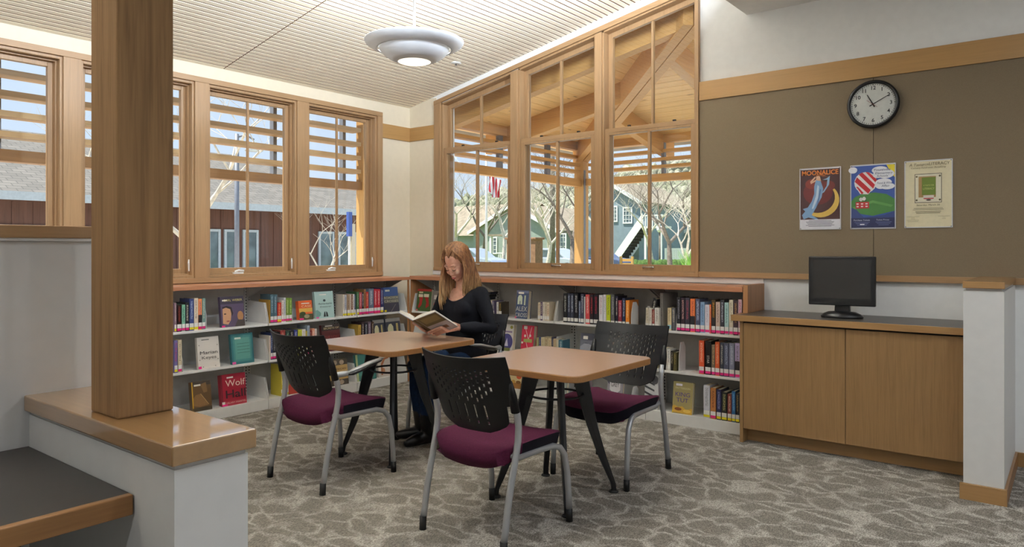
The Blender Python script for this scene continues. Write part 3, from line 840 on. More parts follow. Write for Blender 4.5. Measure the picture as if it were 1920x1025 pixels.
def make_chair(loc, rz, label, arms):
    t = thing('armchair' if arms else 'side_chair', loc, label, 'chair', 'black backed chairs around the tables', rz)
    bk = bpy.data.objects.new('backrest', BACK_MESH); COL.objects.link(bk); bk.parent = t
    sd = bk.modifiers.new('thick', 'SOLIDIFY'); sd.thickness = .007; sd.offset = 0
    es = bk.modifiers.new('crisp', 'EDGE_SPLIT'); es.split_angle = math.radians(40)
    for s in (-1, 1):
        # sleeve that takes the post
        sl = MB().tube([(s*.250, .045, .765), (s*.251, .062, .70), (s*.2525, .082, .622)], [.010, .020, .0225], 10, flat=.85)
        sl.build('post_sleeve', M['chair_black'], bk, local=True, smooth=True)
    sm_, bm_ = make_seat()
    seat = sm_.build('seat', M['maroon'], t, local=True, smooth=True)
    bo_ = bm_.build('side_band', M['navy_fab'], seat, local=True, smooth=True)
    bmx = bmesh.new(); bmx.from_mesh(bo_.data); bmesh.ops.delete(bmx, geom=[v for v in bmx.verts if not v.link_faces], context='VERTS'); bmx.to_mesh(bo_.data); bmx.free()
    MB().prism([(x, y + .29) for x, y in rrect(.19, .17, .05)], 2, .388, .402).build('seat_pan', M['black_matte'], seat, local=True)
    for s in (-1, 1):
        path = [(s*.2525, .080, .650), (s*.2530, .096, .60), (s*.2530, .104, .55), (s*.2530, .100, .49), (s*.2520, .084, .42), (s*.2510, .056, .32), (s*.2505, .028, .20), (s*.2505, .010, .10), (s*.2505, .002, .062)]
        lg = MB().tube(path, .0160, 12).build('leg', M['silver'], t, local=True, smooth=True)
        MB().tube([(s*.2505, 0, .064), (s*.2508, -.003, .0)], [.0175, .0175], 12).build('foot_cap', M['black_matte'], lg, local=True, smooth=True)
        path = [(s*.238, .088, .425), (s*.226, .13, .402), (s*.226, .30, .400), (s*.232, .40, .398), (s*.240, .452, .382), (s*.245, .486, .34), (s*.2485, .505, .25), (s*.2500, .515, .14), (s*.2505, .519, .062)]
        lg = MB().tube(path, .0155, 12).build('leg', M['silver'], t, local=True, smooth=True)
        MB().tube([(s*.2505, .519, .064), (s*.2508, .521, .0)], [.0170, .0170], 12).build('foot_cap', M['black_matte'], lg, local=True, smooth=True)
        if arms:
            ar = MB().tube([(s*.243, .075, .640), (s*.252, .10, .648), (s*.262, .14, .650), (s*.268, .18, .652)], [.013, .017, .016, .013], 10)
            ar.tube([(s*.268, .16, .655), (s*.268, .24, .672), (s*.266, .32, .690), (s*.262, .40, .700), (s*.258, .425, .699)], [.012, .020, .020, .017, .008], 10, flat=.5, up=(1, 0, 0))
            a_ = ar.build('armrest', M['silver'], t, local=True, smooth=True)
            pd = MB().tube([(s*.268, .155, .646), (s*.268, .19, .648), (s*.268, .27, .664), (s*.265, .34, .680), (s*.260, .41, .691)], [.012, .024, .022, .019, .010], 10, flat=.55, up=(1, 0, 0))
            pd.build('arm_pad', M['black'], a_, local=True, smooth=True)
    cr = MB().tube([(-.238, .088, .425), (-.2, .10, .405), (.2, .10, .405), (.238, .088, .425)], .010, 8)
    cr.tube([(-.228, .35, .398), (.228, .35, .398)], .010, 8)
    cr.build('cross_tube', M['silver'], t, local=True, smooth=True)
    return t
make_chair((-3.512, 2.462, 0), 0, 'armchair with maroon seat seen from behind, left of the tables', True)
make_chair((-2.232, 2.462, 0), 0, 'armless maroon chair in the foreground, back to the viewer', False)
make_chair((-2.226, 4.072, 0), math.pi, 'armless maroon chair facing the viewer across the right table', False)
CH4 = make_chair((-3.500, 4.085, 0), math.pi, 'armchair in which the woman sits', True)

# ================================================================== books
def book_mat():
    m, nt, b = new_mat('book_cover')
    oi = nt.nodes.new('ShaderNodeObjectInfo')
    at = nt.nodes.new('ShaderNodeAttribute'); at.attribute_type = 'OBJECT'; at.attribute_name = 'ink'
    tc = nt.nodes.new('ShaderNodeTexCoord'); sp = nt.nodes.new('ShaderNodeSeparateXYZ'); nt.links.new(tc.outputs['Generated'], sp.inputs[0])
    def band(sock, lo, hi):
        a = nt.nodes.new('ShaderNodeMath'); a.operation = 'GREATER_THAN'; a.inputs[1].default_value = lo; nt.links.new(sock, a.inputs[0])
        c = nt.nodes.new('ShaderNodeMath'); c.operation = 'LESS_THAN'; c.inputs[1].default_value = hi; nt.links.new(sock, c.inputs[0])
        d = nt.nodes.new('ShaderNodeMath'); d.operation = 'MULTIPLY'; nt.links.new(a.outputs[0], d.inputs[0]); nt.links.new(c.outputs[0], d.inputs[1])
        return d.outputs[0]
    def mul(p, q):
        d = nt.nodes.new('ShaderNodeMath'); d.operation = 'MULTIPLY'; nt.links.new(p, d.inputs[0]); nt.links.new(q, d.inputs[1]); return d.outputs[0]
    av = nt.nodes.new('ShaderNodeVectorMath'); av.operation = 'ADD'
    nt.links.new(tc.outputs['Object'], av.inputs[0])
    cx = nt.nodes.new('ShaderNodeCombineXYZ'); nt.links.new(oi.outputs['Random'], cx.inputs[2]); nt.links.new(cx.outputs[0], av.inputs[1])
    mp = nt.nodes.new('ShaderNodeMapping'); mp.inputs['Scale'].default_value = (210, 1, 130); nt.links.new(av.outputs[0], mp.inputs['Vector'])
    n = noise(nt, mp.outputs[0], 1.0, 1); th = nt.nodes.new('ShaderNodeMath'); th.operation = 'GREATER_THAN'; th.inputs[1].default_value = .50
    nt.links.new(n.outputs['Fac'], th.inputs[0])
    fac = mul(mul(band(sp.outputs['Y'], -.1, .02), band(sp.outputs['X'], .28, .72)), mul(band(sp.outputs['Z'], .36, .93), th.outputs[0]))
    mx = nt.nodes.new('ShaderNodeMix'); mx.data_type = 'RGBA'
    f7 = nt.nodes.new('ShaderNodeMath'); f7.operation = 'MULTIPLY'; f7.inputs[1].default_value = .75; nt.links.new(fac, f7.inputs[0]); nt.links.new(f7.outputs[0], mx.inputs[0]); nt.links.new(oi.outputs['Color'], mx.inputs[6]); nt.links.new(at.outputs['Color'], mx.inputs[7])
    nt.links.new(mx.outputs[2], b.inputs['Base Color'])
    b.inputs['Roughness'].default_value = .32
    return m
M['book'] = book_mat()
M['paper'] = plain('book_paper', (226, 214, 188), .9, var=.06, scale=120)
INK = {}
def ink(rgb, rough=.5):
    k = (rgb, rough)
    if k not in INK: INK[k] = plain('print_%d_%d_%d' % rgb, rgb, rough, var=.03, scale=40)
    return INK[k]
PINK, YEL, WHT = (226, 40, 128), (226, 208, 30), (236, 234, 228)
def text_mesh(s, size, mat, align='CENTER', spacing=1.0, shear=0.0, bold=0.0, width=None):
    cu = bpy.data.curves.new('lettering', 'FONT'); cu.body = s; cu.size = size; cu.align_x = align; cu.align_y = 'CENTER'
    cu.space_character = spacing; cu.shear = shear; cu.offset = bold; cu.resolution_u = 3; cu.space_line = .9
    o = bpy.data.objects.new('lettering', cu); COL.objects.link(o)
    m = bpy.data.meshes.new_from_object(o)
    bpy.data.objects.remove(o); bpy.data.curves.remove(cu)
    if width:
        xs = [v.co.x for v in m.vertices]
        if xs:
            w_ = max(xs) - min(xs)
            k = width / w_
            for v in m.vertices: v.co.x *= k
    m.materials.clear(); m.materials.append(mat)
    return m
def lettering(parent, s, size, rgb, loc, name='lettering', rot=(math.pi/2, 0, 0), **kw):
    m = text_mesh(s, size, ink(rgb), **kw)
    o = bpy.data.objects.new(name, m); COL.objects.link(o); o.parent = parent
    o.location = loc; o.rotation_euler = rot
    return o
def upright_book(loc, rz, th, dp, h, rgb, label, group, sticker=None, inkc=(200, 190, 160), tag_rgb=WHT, lean=0.0, band=None, name='book'):
    """local axes: x thickness, y depth (spine at 0), z height"""
    c = .0022
    V = MB(); w2 = th/2
    V.box(-w2, w2, 0, c, 0, h); V.box(-w2, -w2 + c, c, dp, 0, h); V.box(w2 - c, w2, c, dp, 0, h)
    o = V.build(name, M['book'], None, local=True, recalc=False)
    o.location = loc; o.rotation_euler = (0, lean, rz)
    o.color = (*srgb(rgb), 1); o['ink'] = list(srgb(inkc))
    tag(o, label, 'book', group)
    MB().box(-w2 + c, w2 - c, c, dp - .004, .004, h - .004).build('page_block', M['paper'], o, local=True, recalc=False)
    zb = .0
    if sticker:
        MB().box(-w2 + .0006, w2 - .0006, -.0008, 0, .008, .026).build('sticker', ink(sticker), o, local=True, recalc=False); zb = .027
    if tag_rgb:
        MB().box(-w2 + .0006, w2 - .0006, -.0008, 0, max(zb, .012), max(zb, .012) + .030).build('spine_label', ink(tag_rgb), o, local=True, recalc=False)
    if band:
        MB().box(-w2, w2, -.0006, 0, .05, h*.48).build('spine_band', ink(band), o, local=True, recalc=False)
    return o
CNT = [0]
def run(wall, shelf_z, front, items, where, group, dp=.155):
    """items: (u0, u1, vtop, colour words, rgb, sticker, ink, extra dict)"""
    n = len(items)
    for k, it in enumerate(items):
        u0, u1, vt, words, rgb, st = it[:6]
        ic = it[6] if len(it) > 6 and it[6] else (205, 195, 170)
        ex = it[7] if len(it) > 7 else {}
        if wall == 'A':
            p0, p1, pt = on_x(u0, 600, front), on_x(u1, 600, front), on_x((u0+u1)/2, vt, front)
            loc = (front, (p0.y + p1.y)/2, shelf_z); th = p1.y - p0.y; rz = math.pi/2
        else:
            p0, p1, pt = on_y(u0, 600, front), on_y(u1, 600, front), on_y((u0+u1)/2, vt, front)
            loc = ((p0.x + p1.x)/2, front, shelf_z); th = p1.x - p0.x; rz = 0
        h = max(.12, min(.285, pt.z - shelf_z))
        lab = '%s book, %s from left %s' % (words, ORD[k], where)
        tr = ex.get('tag', WHT)
        upright_book(loc, rz, th*.955, dp, h, rgb, lab, group, st, ic, tr, ex.get('lean', 0), ex.get('band'), ex.get('name', 'book'))
G_A, G_B = 'upright books under the left windows', 'upright books along the back wall'
FA, FB = AF - .014, BF + .012
Z1, Z2, Z3 = SH[0], SH[1], .085
run('A', Z1, FA, [(327,331,568,'mauve',(140,112,124),YEL), (332,340.6,571,'black and red',(38,22,22),PINK,(150,60,50)), (341,347.4,571,'mint green',(128,186,158),PINK,(40,60,50)),
    (348,354.6,567,'charcoal',(40,42,48),PINK), (355.4,363.6,560,'indigo',(62,74,126),YEL,(190,200,220)), (364,371.6,558.6,'cream',(228,212,190),YEL,(120,90,70)),
    (372,378.6,560,'orange and black',(240,148,92),PINK,(110,50,120),{'band':(30,28,34)}), (379,385.2,559,'grey green',(122,152,146),PINK)],
    'in the row beside the purple portrait novel', G_A)
run('A', Z1, FA, [(504.6,507,562,'gold',(168,128,50),None,(90,60,20),{'tag':None}), (507.2,513,552,'slate blue',(78,104,114),PINK,(170,190,200)), (513.3,519.6,552,'slate blue',(78,104,114),PINK,(170,190,200)),
    (520,527.6,567,'red',(188,46,40),YEL,(240,180,120)), (528,532,563,'ivory',(220,208,196),PINK,(150,60,60)), (532.2,536,558,'pale grey',(198,200,206),PINK,(90,90,100)),
    (536.4,542,558.6,'olive green',(116,142,58),PINK,(210,220,150)), (542.2,547.4,558.6,'grass green',(112,148,56),PINK,(210,220,150))],
    'in the row left of the orange face-out book', G_A)
run('A', Z1, FA, [(643,646,552,'ivory',(222,212,196),YEL,(120,90,80)), (646.3,650,552.5,'pale grey',(184,184,192),YEL,(60,60,80)), (651,656,552,'tan',(170,142,116),YEL,(80,50,40)),
    (656.2,658.5,552,'ivory',(214,204,188),YEL,(80,50,40)), (658.7,661.8,552,'rust brown',(136,82,64),YEL), (662,664.4,551,'white',(226,222,214),YEL,(60,60,80)), (664.6,666.4,552,'blue',(70,84,130),YEL)],
    'in the paperbacks left of the crimson ones', G_A, .11)
run('A', Z1, FA, [(668.5,673.4,547,'bottle green',(66,104,68),YEL,(150,180,140)), (673.6,678.8,548,'rose',(188,78,90),PINK,(230,190,190)), (679,682,548,'black',(34,34,44),PINK,(220,220,220)),
    (682.2,686,542,'brown patterned',(150,110,72),PINK,(60,30,20)), (686.2,691,547,'red',(196,48,48),PINK,(240,200,150)), (691.2,701,541,'grey blue',(104,118,138),PINK,(220,226,232)),
    (701.4,707,542,'crimson',(194,44,58),PINK,(240,220,210)), (707.2,713,542,'crimson',(194,44,58),PINK,(240,220,210)), (713.4,719,540,'navy',(48,50,92),YEL,(200,200,230))],
    'in the row left of the blue thriller', G_A)
run('A', Z2, FA, [(327,333,638,'violet',(118,108,158),YEL,(190,40,60)), (334,341,637,'grey and cream',(214,198,168),PINK,(90,80,60))], 'on the second shelf beside the column', G_A)
run('A', Z2, FA, [(504.8,507.6,629,'cream',(214,204,190),None,(190,60,40),{'tag':None}), (507.8,511.4,624,'navy',(40,52,96),PINK,(190,200,220)), (511.8,517.4,628,'charcoal',(34,36,44),PINK,(160,160,160)), (518,525,622,'black',(26,24,26),PINK),
    (525.5,535,619,'brick red',(150,60,58),None,(220,170,150),{'tag':None}), (536,543,620,'dark green',(44,62,56),None,(150,190,150),{'tag':None}), (543.5,551,619,'black',(28,28,34),PINK), (551.5,558,618,'royal blue',(54,62,132),PINK,(210,210,230)),
    (559,566,618,'yellow green',(196,200,70),YEL,(90,100,40)), (566.4,573,617,'white',(222,216,212),PINK,(120,80,70)), (573.3,576,620,'yellow',(206,186,60),YEL), (576.2,581,610,'blue grey',(170,182,196),PINK,(80,90,110)),
    (581.4,584.4,619,'dark red',(120,40,44),PINK), (585,590,616,'orange and white',(224,150,120),PINK,(250,240,230)), (590.2,594,616,'white',(228,222,216),PINK,(190,60,50))],
    'in the second-shelf row behind the armchair', G_A)
run('A', Z2, FA, [(672,677,609,'gold',(196,160,72),YEL,(110,80,30)), (678,683,604,'dark plum',(58,42,48),PINK), (684,689,605,'black',(26,28,36),PINK,(210,214,220)), (690,696,603,'grey purple',(104,88,100),PINK,(200,190,200)), (697,701,603,'dark brown',(72,50,38),PINK)],
    'in the second-shelf row in the corner bay', G_A)
run('A', Z3, FA, [(527,533,684,'yellow and white',(214,196,70),YEL,(240,236,226)), (534,541,688,'grey white',(206,204,196),YEL,(120,110,90))], 'on the bottom shelf behind the armchair', G_A)

run('B', Z1, FB, [(931,934.4,566,'white',(226,224,220),PINK,(60,60,60)), (934.8,940.6,566,'black and gold',(44,36,24),PINK,(190,150,60))], 'beside the reader on the top back shelf', G_B, .11)
run('B', Z1, FB, [(1008.5,1013,567,'cream',(216,202,176),None,(120,100,70),{'tag':(236,234,230)}), (1013.3,1017,566,'violet',(88,70,100),None,None,{'tag':(236,234,230)}), (1017.3,1021.5,566,'ivory',(222,214,200),None,(140,120,100),{'tag':(236,234,230)}), (1021.8,1025,566,'beige',(206,192,168),None,(110,80,60),{'tag':(236,234,230)}), (1025.3,1029.5,567,'cream',(220,204,178),None,(150,60,40),{'tag':(236,234,230)})],
    'in the paperbacks right of the navy thriller', G_B, .10)
run('B', Z1, FB, [(1056,1063.4,550,'black',(22,24,28),None,(190,190,180)), (1064,1069.4,550,'dark navy',(44,48,64),None,(170,180,200)), (1069.8,1075.6,550,'dark navy',(50,54,70),None,(200,210,220)), (1076.5,1084,550,'black',(20,20,26),None,(220,220,220)),
    (1085,1088.4,564,'blue grey',(88,100,122),None,(190,200,210)), (1088.8,1094.6,551,'slate',(62,66,86),None,(190,190,200)), (1095,1097.4,556,'pale grey',(206,206,204),None), (1097.8,1105.4,552,'coral red',(206,76,78),None,(246,224,210)),
    (1106,1112.4,552,'black and red',(34,22,30),None,(210,60,60)), (1113,1121.6,552,'black',(30,28,36),None,(200,50,70)), (1123,1130.4,553,'white',(224,222,226),None,(170,120,130)), (1131,1136.4,552,'white',(228,226,228),None,(150,140,150)),
    (1136.8,1144.4,553,'lime',(188,198,44),None,(60,90,40)), (1145,1152.4,552,'grey',(84,84,84),None,(170,170,170)), (1153.6,1158.4,555,'black and cream',(40,38,52),None,(226,216,190)), (1158.8,1166.2,563,'maroon',(132,48,62),None,(220,170,170)),
    (1166.8,1172.4,559,'navy',(40,48,72),None,(200,210,220)), (1173,1180,563,'orange',(224,132,44),None,(250,220,160))], 'in the long dark top-shelf row', G_B)
run('B', Z1, FB, [(1211,1216,577,'cream',(216,206,186),None,(140,120,90)), (1216.4,1222,577,'ivory',(222,214,200),None,(120,110,100)), (1222.4,1227,580,'red brown',(140,60,52),None), (1227.4,1235.6,577,'white',(222,218,210),None,(120,110,100))],
    'in the short paperbacks right of the curved bookend', G_B, .10)
run('B', Z1, FB, [(1251.5,1259,577,'cream',(214,196,156),None,(140,110,70),{'tag':(150,196,214)}), (1259.6,1266,577,'grey',(88,88,92),None,None,{'tag':None})], 'of the pair beside the tall grey book', G_B, .11)
run('B', Z1, FB, [(1269,1276,557,'black',(28,28,34),PINK,(170,170,180)), (1276.6,1284,558,'black and red',(46,30,40),PINK,(230,180,170)), (1284.6,1293,558,'dark grey',(56,54,64),PINK,(170,60,80)), (1294,1303,560,'orange and black',(232,124,70),PINK,(120,40,50),{'band':(26,24,30)}),
    (1304,1312.4,560,'slate',(78,80,104),PINK,(200,210,230)), (1313,1321,566,'sky blue',(138,168,200),PINK,(60,80,120)), (1321.6,1330,571,'white',(226,222,232),PINK,(170,160,180)), (1330.3,1333.2,571,'orange',(222,104,62),PINK,None,{'tag':None}),
    (1334,1341.4,562,'black and gold',(60,44,26),PINK,(210,150,50),{'band':(34,30,36)}), (1342,1350,566,'beige',(198,174,158),PINK,(120,80,70)), (1350.4,1358,562,'dark grey',(52,50,58),PINK,(200,200,210)), (1358.4,1366,567,'pale mint',(170,204,200),PINK,(60,100,100)),
    (1367,1374.4,562,'cream and olive',(216,204,180),PINK,(110,110,80)), (1375,1383.4,563,'dark plum',(66,48,54),PINK,(190,150,80)), (1384,1391,561,'dusty pink',(196,164,170),PINK,(160,40,80))],
    'in the pink-stickered top row at the cabinet', G_B)
run('B', Z2, FB, [(1005.5,1010,633,'olive',(150,146,96),None,(200,196,150),{'tag':None}), (1010.4,1014,632,'blue',(62,78,132),None,None,{'tag':None}), (1014.4,1021,632,'cream',(216,204,168),None,(150,130,80),{'tag':None}), (1021.4,1027,633,'tan',(206,188,150),None,(120,80,50),{'tag':None}), (1027.4,1033.6,634,'beige',(216,198,160),None,(150,100,60),{'tag':None}),
    (1034,1037,632,'dark blue',(54,56,84),None,None,{'tag':None}), (1037.3,1043,635,'sand',(206,186,150),None,(150,110,70),{'tag':None}), (1043.4,1047,636,'cream',(214,204,180),None,None,{'tag':None}), (1047.3,1055.4,637,'teal',(66,110,128),None,(220,226,226),{'tag':None})],
    'in the second-shelf paperbacks behind the right table', G_B, .11)
run('B', Z2, FB, [(1225,1229.6,656,'olive cream',(206,196,160),None,(120,110,70)), (1241,1250.4,652,'ivory',(214,208,196),None,(120,120,120)), (1250.8,1257,654,'white',(220,216,208),None,(90,90,90)), (1257.6,1262,658,'black',(34,30,28),None,None,{'tag':None}), (1262.3,1269,660,'dark olive',(76,70,40),None,(150,130,80),{'tag':None})],
    'in the second-shelf row left of the grey bookend', G_B, .11)
run('B', Z2, FB, [(1310.5,1320,638,'orange',(222,92,54),PINK,(250,210,180)), (1334,1340.4,646,'mottled brown',(120,104,84),PINK,(220,180,120)), (1340.8,1349,641,'burnt orange',(212,94,52),PINK,(230,190,160)), (1350,1356.6,642,'dark slate',(66,70,82),PINK),
    (1357,1366.4,643,'slate',(82,84,104),PINK,(170,180,200)), (1367,1377,643,'grey blue',(128,132,152),PINK,(190,196,210)), (1378,1387,643,'lilac',(186,170,206),PINK,(60,50,60),{'band':(30,26,30)}), (1387.6,1391,643,'purple',(110,70,140),PINK)],
    'in the second-shelf row next to the cabinet', G_B)
p = on_y(1327.5, 640, FB); p0, p1 = on_y(1322, 640, FB), on_y(1333, 640, FB)
o = upright_book((p.x, FB, Z2), 0, (p1.x - p0.x)*.95, .155, on_y(1327, 639, FB).z - Z2, (24, 22, 22), 'black book with STAR printed down its spine, next to an orange one', G_B, PINK, (30, 28, 28))
lettering(o, 'STAR', .026, (226, 222, 214), (0, -.0012, .115), 'spine_title', rot=(math.pi/2, math.pi/2, 0))
run('B', Z3, FB, [(1319,1331,722,'silver white',(206,204,212),YEL,(120,120,120)), (1332,1342,727,'orange brown',(176,116,62),PINK,(90,40,30)), (1343.4,1352,730,'navy',(40,40,74),YEL,(150,160,190)), (1353,1363,735,'black',(40,40,38),YEL,(190,186,120)),
    (1364,1371.6,738,'rust',(122,56,46),YEL,(226,196,170)), (1372,1378.8,733,'blue',(42,96,146),YEL,(130,180,210)), (1379.2,1386,737,'black',(24,24,28),YEL,(150,130,80)), (1386.6,1391,739,'grey',(130,132,136),YEL,(220,220,220))],
    'on the bottom shelf next to the cabinet', G_B)

# ---------------------------------------------------------------- bookends
def bookend(wall, u, v, z, front, label, h=.15, d=.12, thick=.003, curve=False):
    if wall == 'A':
        p = on_x(u, v, front); t = thing('bookend', (front - .05, p.y, z), label, 'bookend', 'pale steel bookends', math.pi/2)
    else:
        p = on_y(u, v, front); t = thing('bookend', (p.x, front + .05, z), label, 'bookend', 'pale steel bookends')
    pts = [(-.045, 0), (d - .045, 0), (d - .045, h*.8), (d - .075, h), (-.01, h), (-.04, h*.55)]
    MB().prism(pts, 0, -thick/2, thick/2).build('upright_plate', M['metal_shelf'], t, local=True)
    MB().box(thick/2, .085, -.04, d - .05, .0004, .0020).build('foot_plate', M['metal_shelf'], t, local=True)
    return t
bookend('A', 387.5, 600, Z1, FA, 'bookend closing the row beside the purple portrait novel', .215)
bookend('A', 549, 600, Z1, FA, 'bookend right of the green books on the top shelf', .14)
bookend('A', 343.6, 660, Z2, FA, 'bookend next to the column on the second shelf', .15)
bookend('B', 1182.5, 600, Z1, FB, 'curved bookend right of the orange book on the top back shelf', .20)
bookend('B', 1267.2, 600, Z1, FB, 'bookend left of the pink-stickered top row', .19)
bookend('B', 1272, 660, Z2, FB, 'tall grey bookend in the middle of the second back shelf', .22)
bookend('B', 1183, 750, Z3, FB, 'bookend on the bottom shelf behind the armless chair', .15)

# ---------------------------------------------------------------- face-out books
def art(parent, w, h, shapes, name='cover_art', y=-.0012):
    """flat print: rect ('r',x0,x1,z0,z1,rgb) ellipse ('e',cx,cz,rx,rz,rgb) polygon ('p',[(x,z)...],rgb), fractions of width/height"""
    mb = MB(); mats = []; cols = []
    for k, s in enumerate(shapes):
        yy = y - .00012*k
        rgb = s[-1]
        if rgb not in cols: cols.append(rgb); mats.append(ink(rgb))
        mi = cols.index(rgb)
        if s[0] == 'r': pts = [(s[1], s[3]), (s[2], s[3]), (s[2], s[4]), (s[1], s[4])]
        elif s[0] == 'e': pts = [(s[1] + s[3]*math.cos(2*math.pi*q/20), s[2] + s[4]*math.sin(2*math.pi*q/20)) for q in range(20)]
        else: pts = s[1]
        mb.add([(x*w - w/2, yy, z*h) for x, z in pts], [tuple(range(len(pts)))], mi)
    return tag(mb.build(name, mats, parent, local=True, recalc=False), kind='stuff')
def face_book(wall, u0, u1, v0, v1, z, rgb, label, th=.032, tilt=.13, back=.02, spine=None, shapes=(), texts=(), yaw=0.0):
    """cover facing the room, leaning back; u0..u1, v0(top)..v1"""
    if wall == 'A':
        f = AF - back; a, b = on_x(u0, v1, f), on_x(u1, v1, f); top = on_x((u0+u1)/2, v0, f)
        w = b.y - a.y; loc = (f, (a.y + b.y)/2, z); rz = math.pi/2
    else:
        f = BF + back; a, b = on_y(u0, v1, f), on_y(u1, v1, f); top = on_y((u0+u1)/2, v0, f)
        w = b.x - a.x; loc = ((a.x + b.x)/2, f, z); rz = 0
    h = (top.z - z)/math.cos(tilt) * 1.01
    c = .0025
    mb = MB(); mb.box(-w/2, w/2, 0, c, 0, h); mb.box(-w/2, w/2, th - c, th, 0, h); mb.box(-w/2, -w/2 + c, c, th - c, 0, h)
    o = mb.build('face_out_book', M['book'], None, local=True, recalc=False)
    o.location = (loc[0], loc[1], loc[2] + .001); o.rotation_mode = 'ZXY' if False else 'XYZ'
    o.rotation_euler = (-tilt, 0, rz + yaw)
    o.color = (*srgb(rgb), 1); o['ink'] = list(srgb(rgb))
    tag(o, label, 'book', 'books standing face out')
    MB().box(-w/2 + c, w/2 - .005, c, th - c, .004, h - .004).build('page_block', M['paper'], o, local=True, recalc=False)
    if shapes: art(o, w, h, shapes)
    for t in texts:
        s, size, col, cx, cz = t[:5]; kw = t[5] if len(t) > 5 else {}
        kw = dict(kw)
        if 'width' in kw: kw['width'] *= w
        lettering(o, s, size*h, col, ((cx - .5)*w, -.0038, cz*h), 'cover_title', **kw)
    return o
W_ = (236, 232, 222)
face_book('A', 416, 459.5, 556.5, 612, Z1, (88, 76, 100), 'purple novel with a woman\'s face and CARL WEBER on its cover', shapes=[('r',0,1,.75,1,(58,50,66)), ('r',.08,.30,.85,.90,W_), ('p',[(.06,.12),(.28,.08),(.40,.22),(.44,.45),(.40,.58),(.22,.64),(.08,.60)],(198,150,112)), ('p',[(.08,.60),(.22,.64),(.40,.58),(.46,.34),(.52,.44),(.46,.64),(.26,.70),(.06,.66)],(46,36,40)), ('e',.17,.43,.05,.022,(60,40,34)), ('e',.28,.19,.07,.022,(150,70,66)), ('e',.82,.34,.13,.16,(170,122,80)), ('r',.0,.14,.005,.055,PINK), ('p',[(.55,.0),(1,.0),(1,.2),(.7,.22)],(70,62,58))],
    texts=[('CARL WEBER', .105, (214, 200, 120), .53, .87, {'width': .82}), ('The Girl', .09, (200, 180, 150), .62, .70, {'width': .42}), ('Next Door', .07, (200, 180, 150), .62, .625, {'width': .42})][:1])
face_book('A', 562, 587, 564, 602, Z1, (226, 104, 54), 'small orange book with CASE on its cover', .045, shapes=[('r',0,1,.40,.60,(222,176,84)), ('r',.2,.8,.83,.88,W_), ('r',0,1,0,.30,(74,72,46)), ('e',.55,.18,.2,.10,(150,140,110)), ('e',.25,.33,.22,.10,(60,74,40)), ('r',0,.3,.01,.10,PINK)], texts=[('CASE', .17, (246, 214, 170), .55, .70, {'width': .72})])
face_book('A', 593, 627.5, 547, 597, Z1, (176, 204, 198), 'pale teal face-out book titled Remarkable Creatures', shapes=[('r',.25,.62,.86,.90,W_), ('p',[(0,0),(.25,.10),(.28,.2),(.1,.32),(0,.30)],(120,158,150)), ('p',[(.40,.05),(.45,.22),(.50,.25),(.52,.05)],(34,40,44)), ('p',[(.54,.05),(.55,.25),(.62,.20),(.66,.05)],(34,40,44)), ('e',.5,.66,.07,.045,(60,70,72)), ('r',0,.15,.005,.06,(226,90,160))],
    texts=[('Remarkable', .085, (70, 84, 84), .52, .54, {'shear': .3, 'width': .74}), ('Creatures', .075, (70, 84, 84), .52, .43, {'shear': .3, 'width': .6})])
face_book('A', 721, 749, 539, 586.5, Z1, (66, 92, 140), 'blue thriller titled ROADSIDE CROSSES in the corner', shapes=[('r',0,1,0,.36,(64,62,74)), ('r',0,1,.36,.64,(98,96,90)), ('r',.15,.45,.83,.90,(206,204,180)), ('p',[(.4,0),(.46,0),(.8,.3),(.76,.3)],(120,112,110)), ('r',0,.15,.02,.09,YEL)],
    texts=[('ROADSIDE', .13, (206, 200, 170), .5, .57, {'width': .92}), ('CROSSES', .13, (206, 200, 170), .5, .43, {'width': .92})])
face_book('A', 372.5, 413, 632.5, 691, Z2, (226, 218, 208), 'white face-out book titled Marian Keyes', .03, shapes=[('r',.2,.55,.90,.925,(120,120,110)), ('r',0,.14,.005,.085,PINK)] + [('e',a,b,.02,.016,(120,110,100)) for a, b in ((.08,.75),(.92,.72),(.08,.28),(.92,.27),(.22,.06),(.78,.06))],
    texts=[('Marian', .15, (84, 80, 78), .5, .50, {'width': .80}), ('Keyes', .14, (84, 80, 78), .5, .345, {'width': .66})])
face_book('A', 436, 477, 626, 682, Z2, (56, 112, 118), 'teal face-out book left of the steel shelf end', .034, shapes=[('r',.08,.92,.08,.94,(72,132,130)), ('r',.16,.84,.15,.86,(92,148,138)), ('r',.16,.44,.82,.88,(206,212,200)), ('r',0,.16,.01,.085,(226,90,160))] + [('r',.25,.82,.66-.1*q,.675-.1*q,(60,106,98)) for q in range(4)])
face_book('A', 606, 640, 609, 655, Z2, (88, 44, 44), 'maroon face-out book titled SECRETS OF THE LOST', shapes=[('r',0,1,.78,1,(52,44,42)), ('r',.2,.6,.93,.965,(200,196,186))], texts=[('SECRETS OF', .10, (214, 200, 150), .52, .86, {'width': .84}), ('THE LOST', .16, (140, 62, 58), .52, .52, {'width': .84})])
AI = [('r',0,1,.86,.99,(150,146,140)), ('p',[(.12,.18),(.12,.62),(.22,.76),(.38,.78),(.5,.66),(.52,.18)],(206,200,160)), ('r',.70,.84,.2,.78,(190,170,110)), ('p',[(.28,.26),(.30,.46),(.36,.46),(.38,.26)],(40,42,48))]
face_book('A', 702, 723, 600, 650, Z2, (62, 64, 74), 'left one of two dark books with a pale keyhole arch', shapes=AI)
face_book('A', 726, 753, 597, 648, Z2, (62, 64, 74), 'right one of two dark books with a pale keyhole arch', shapes=AI)
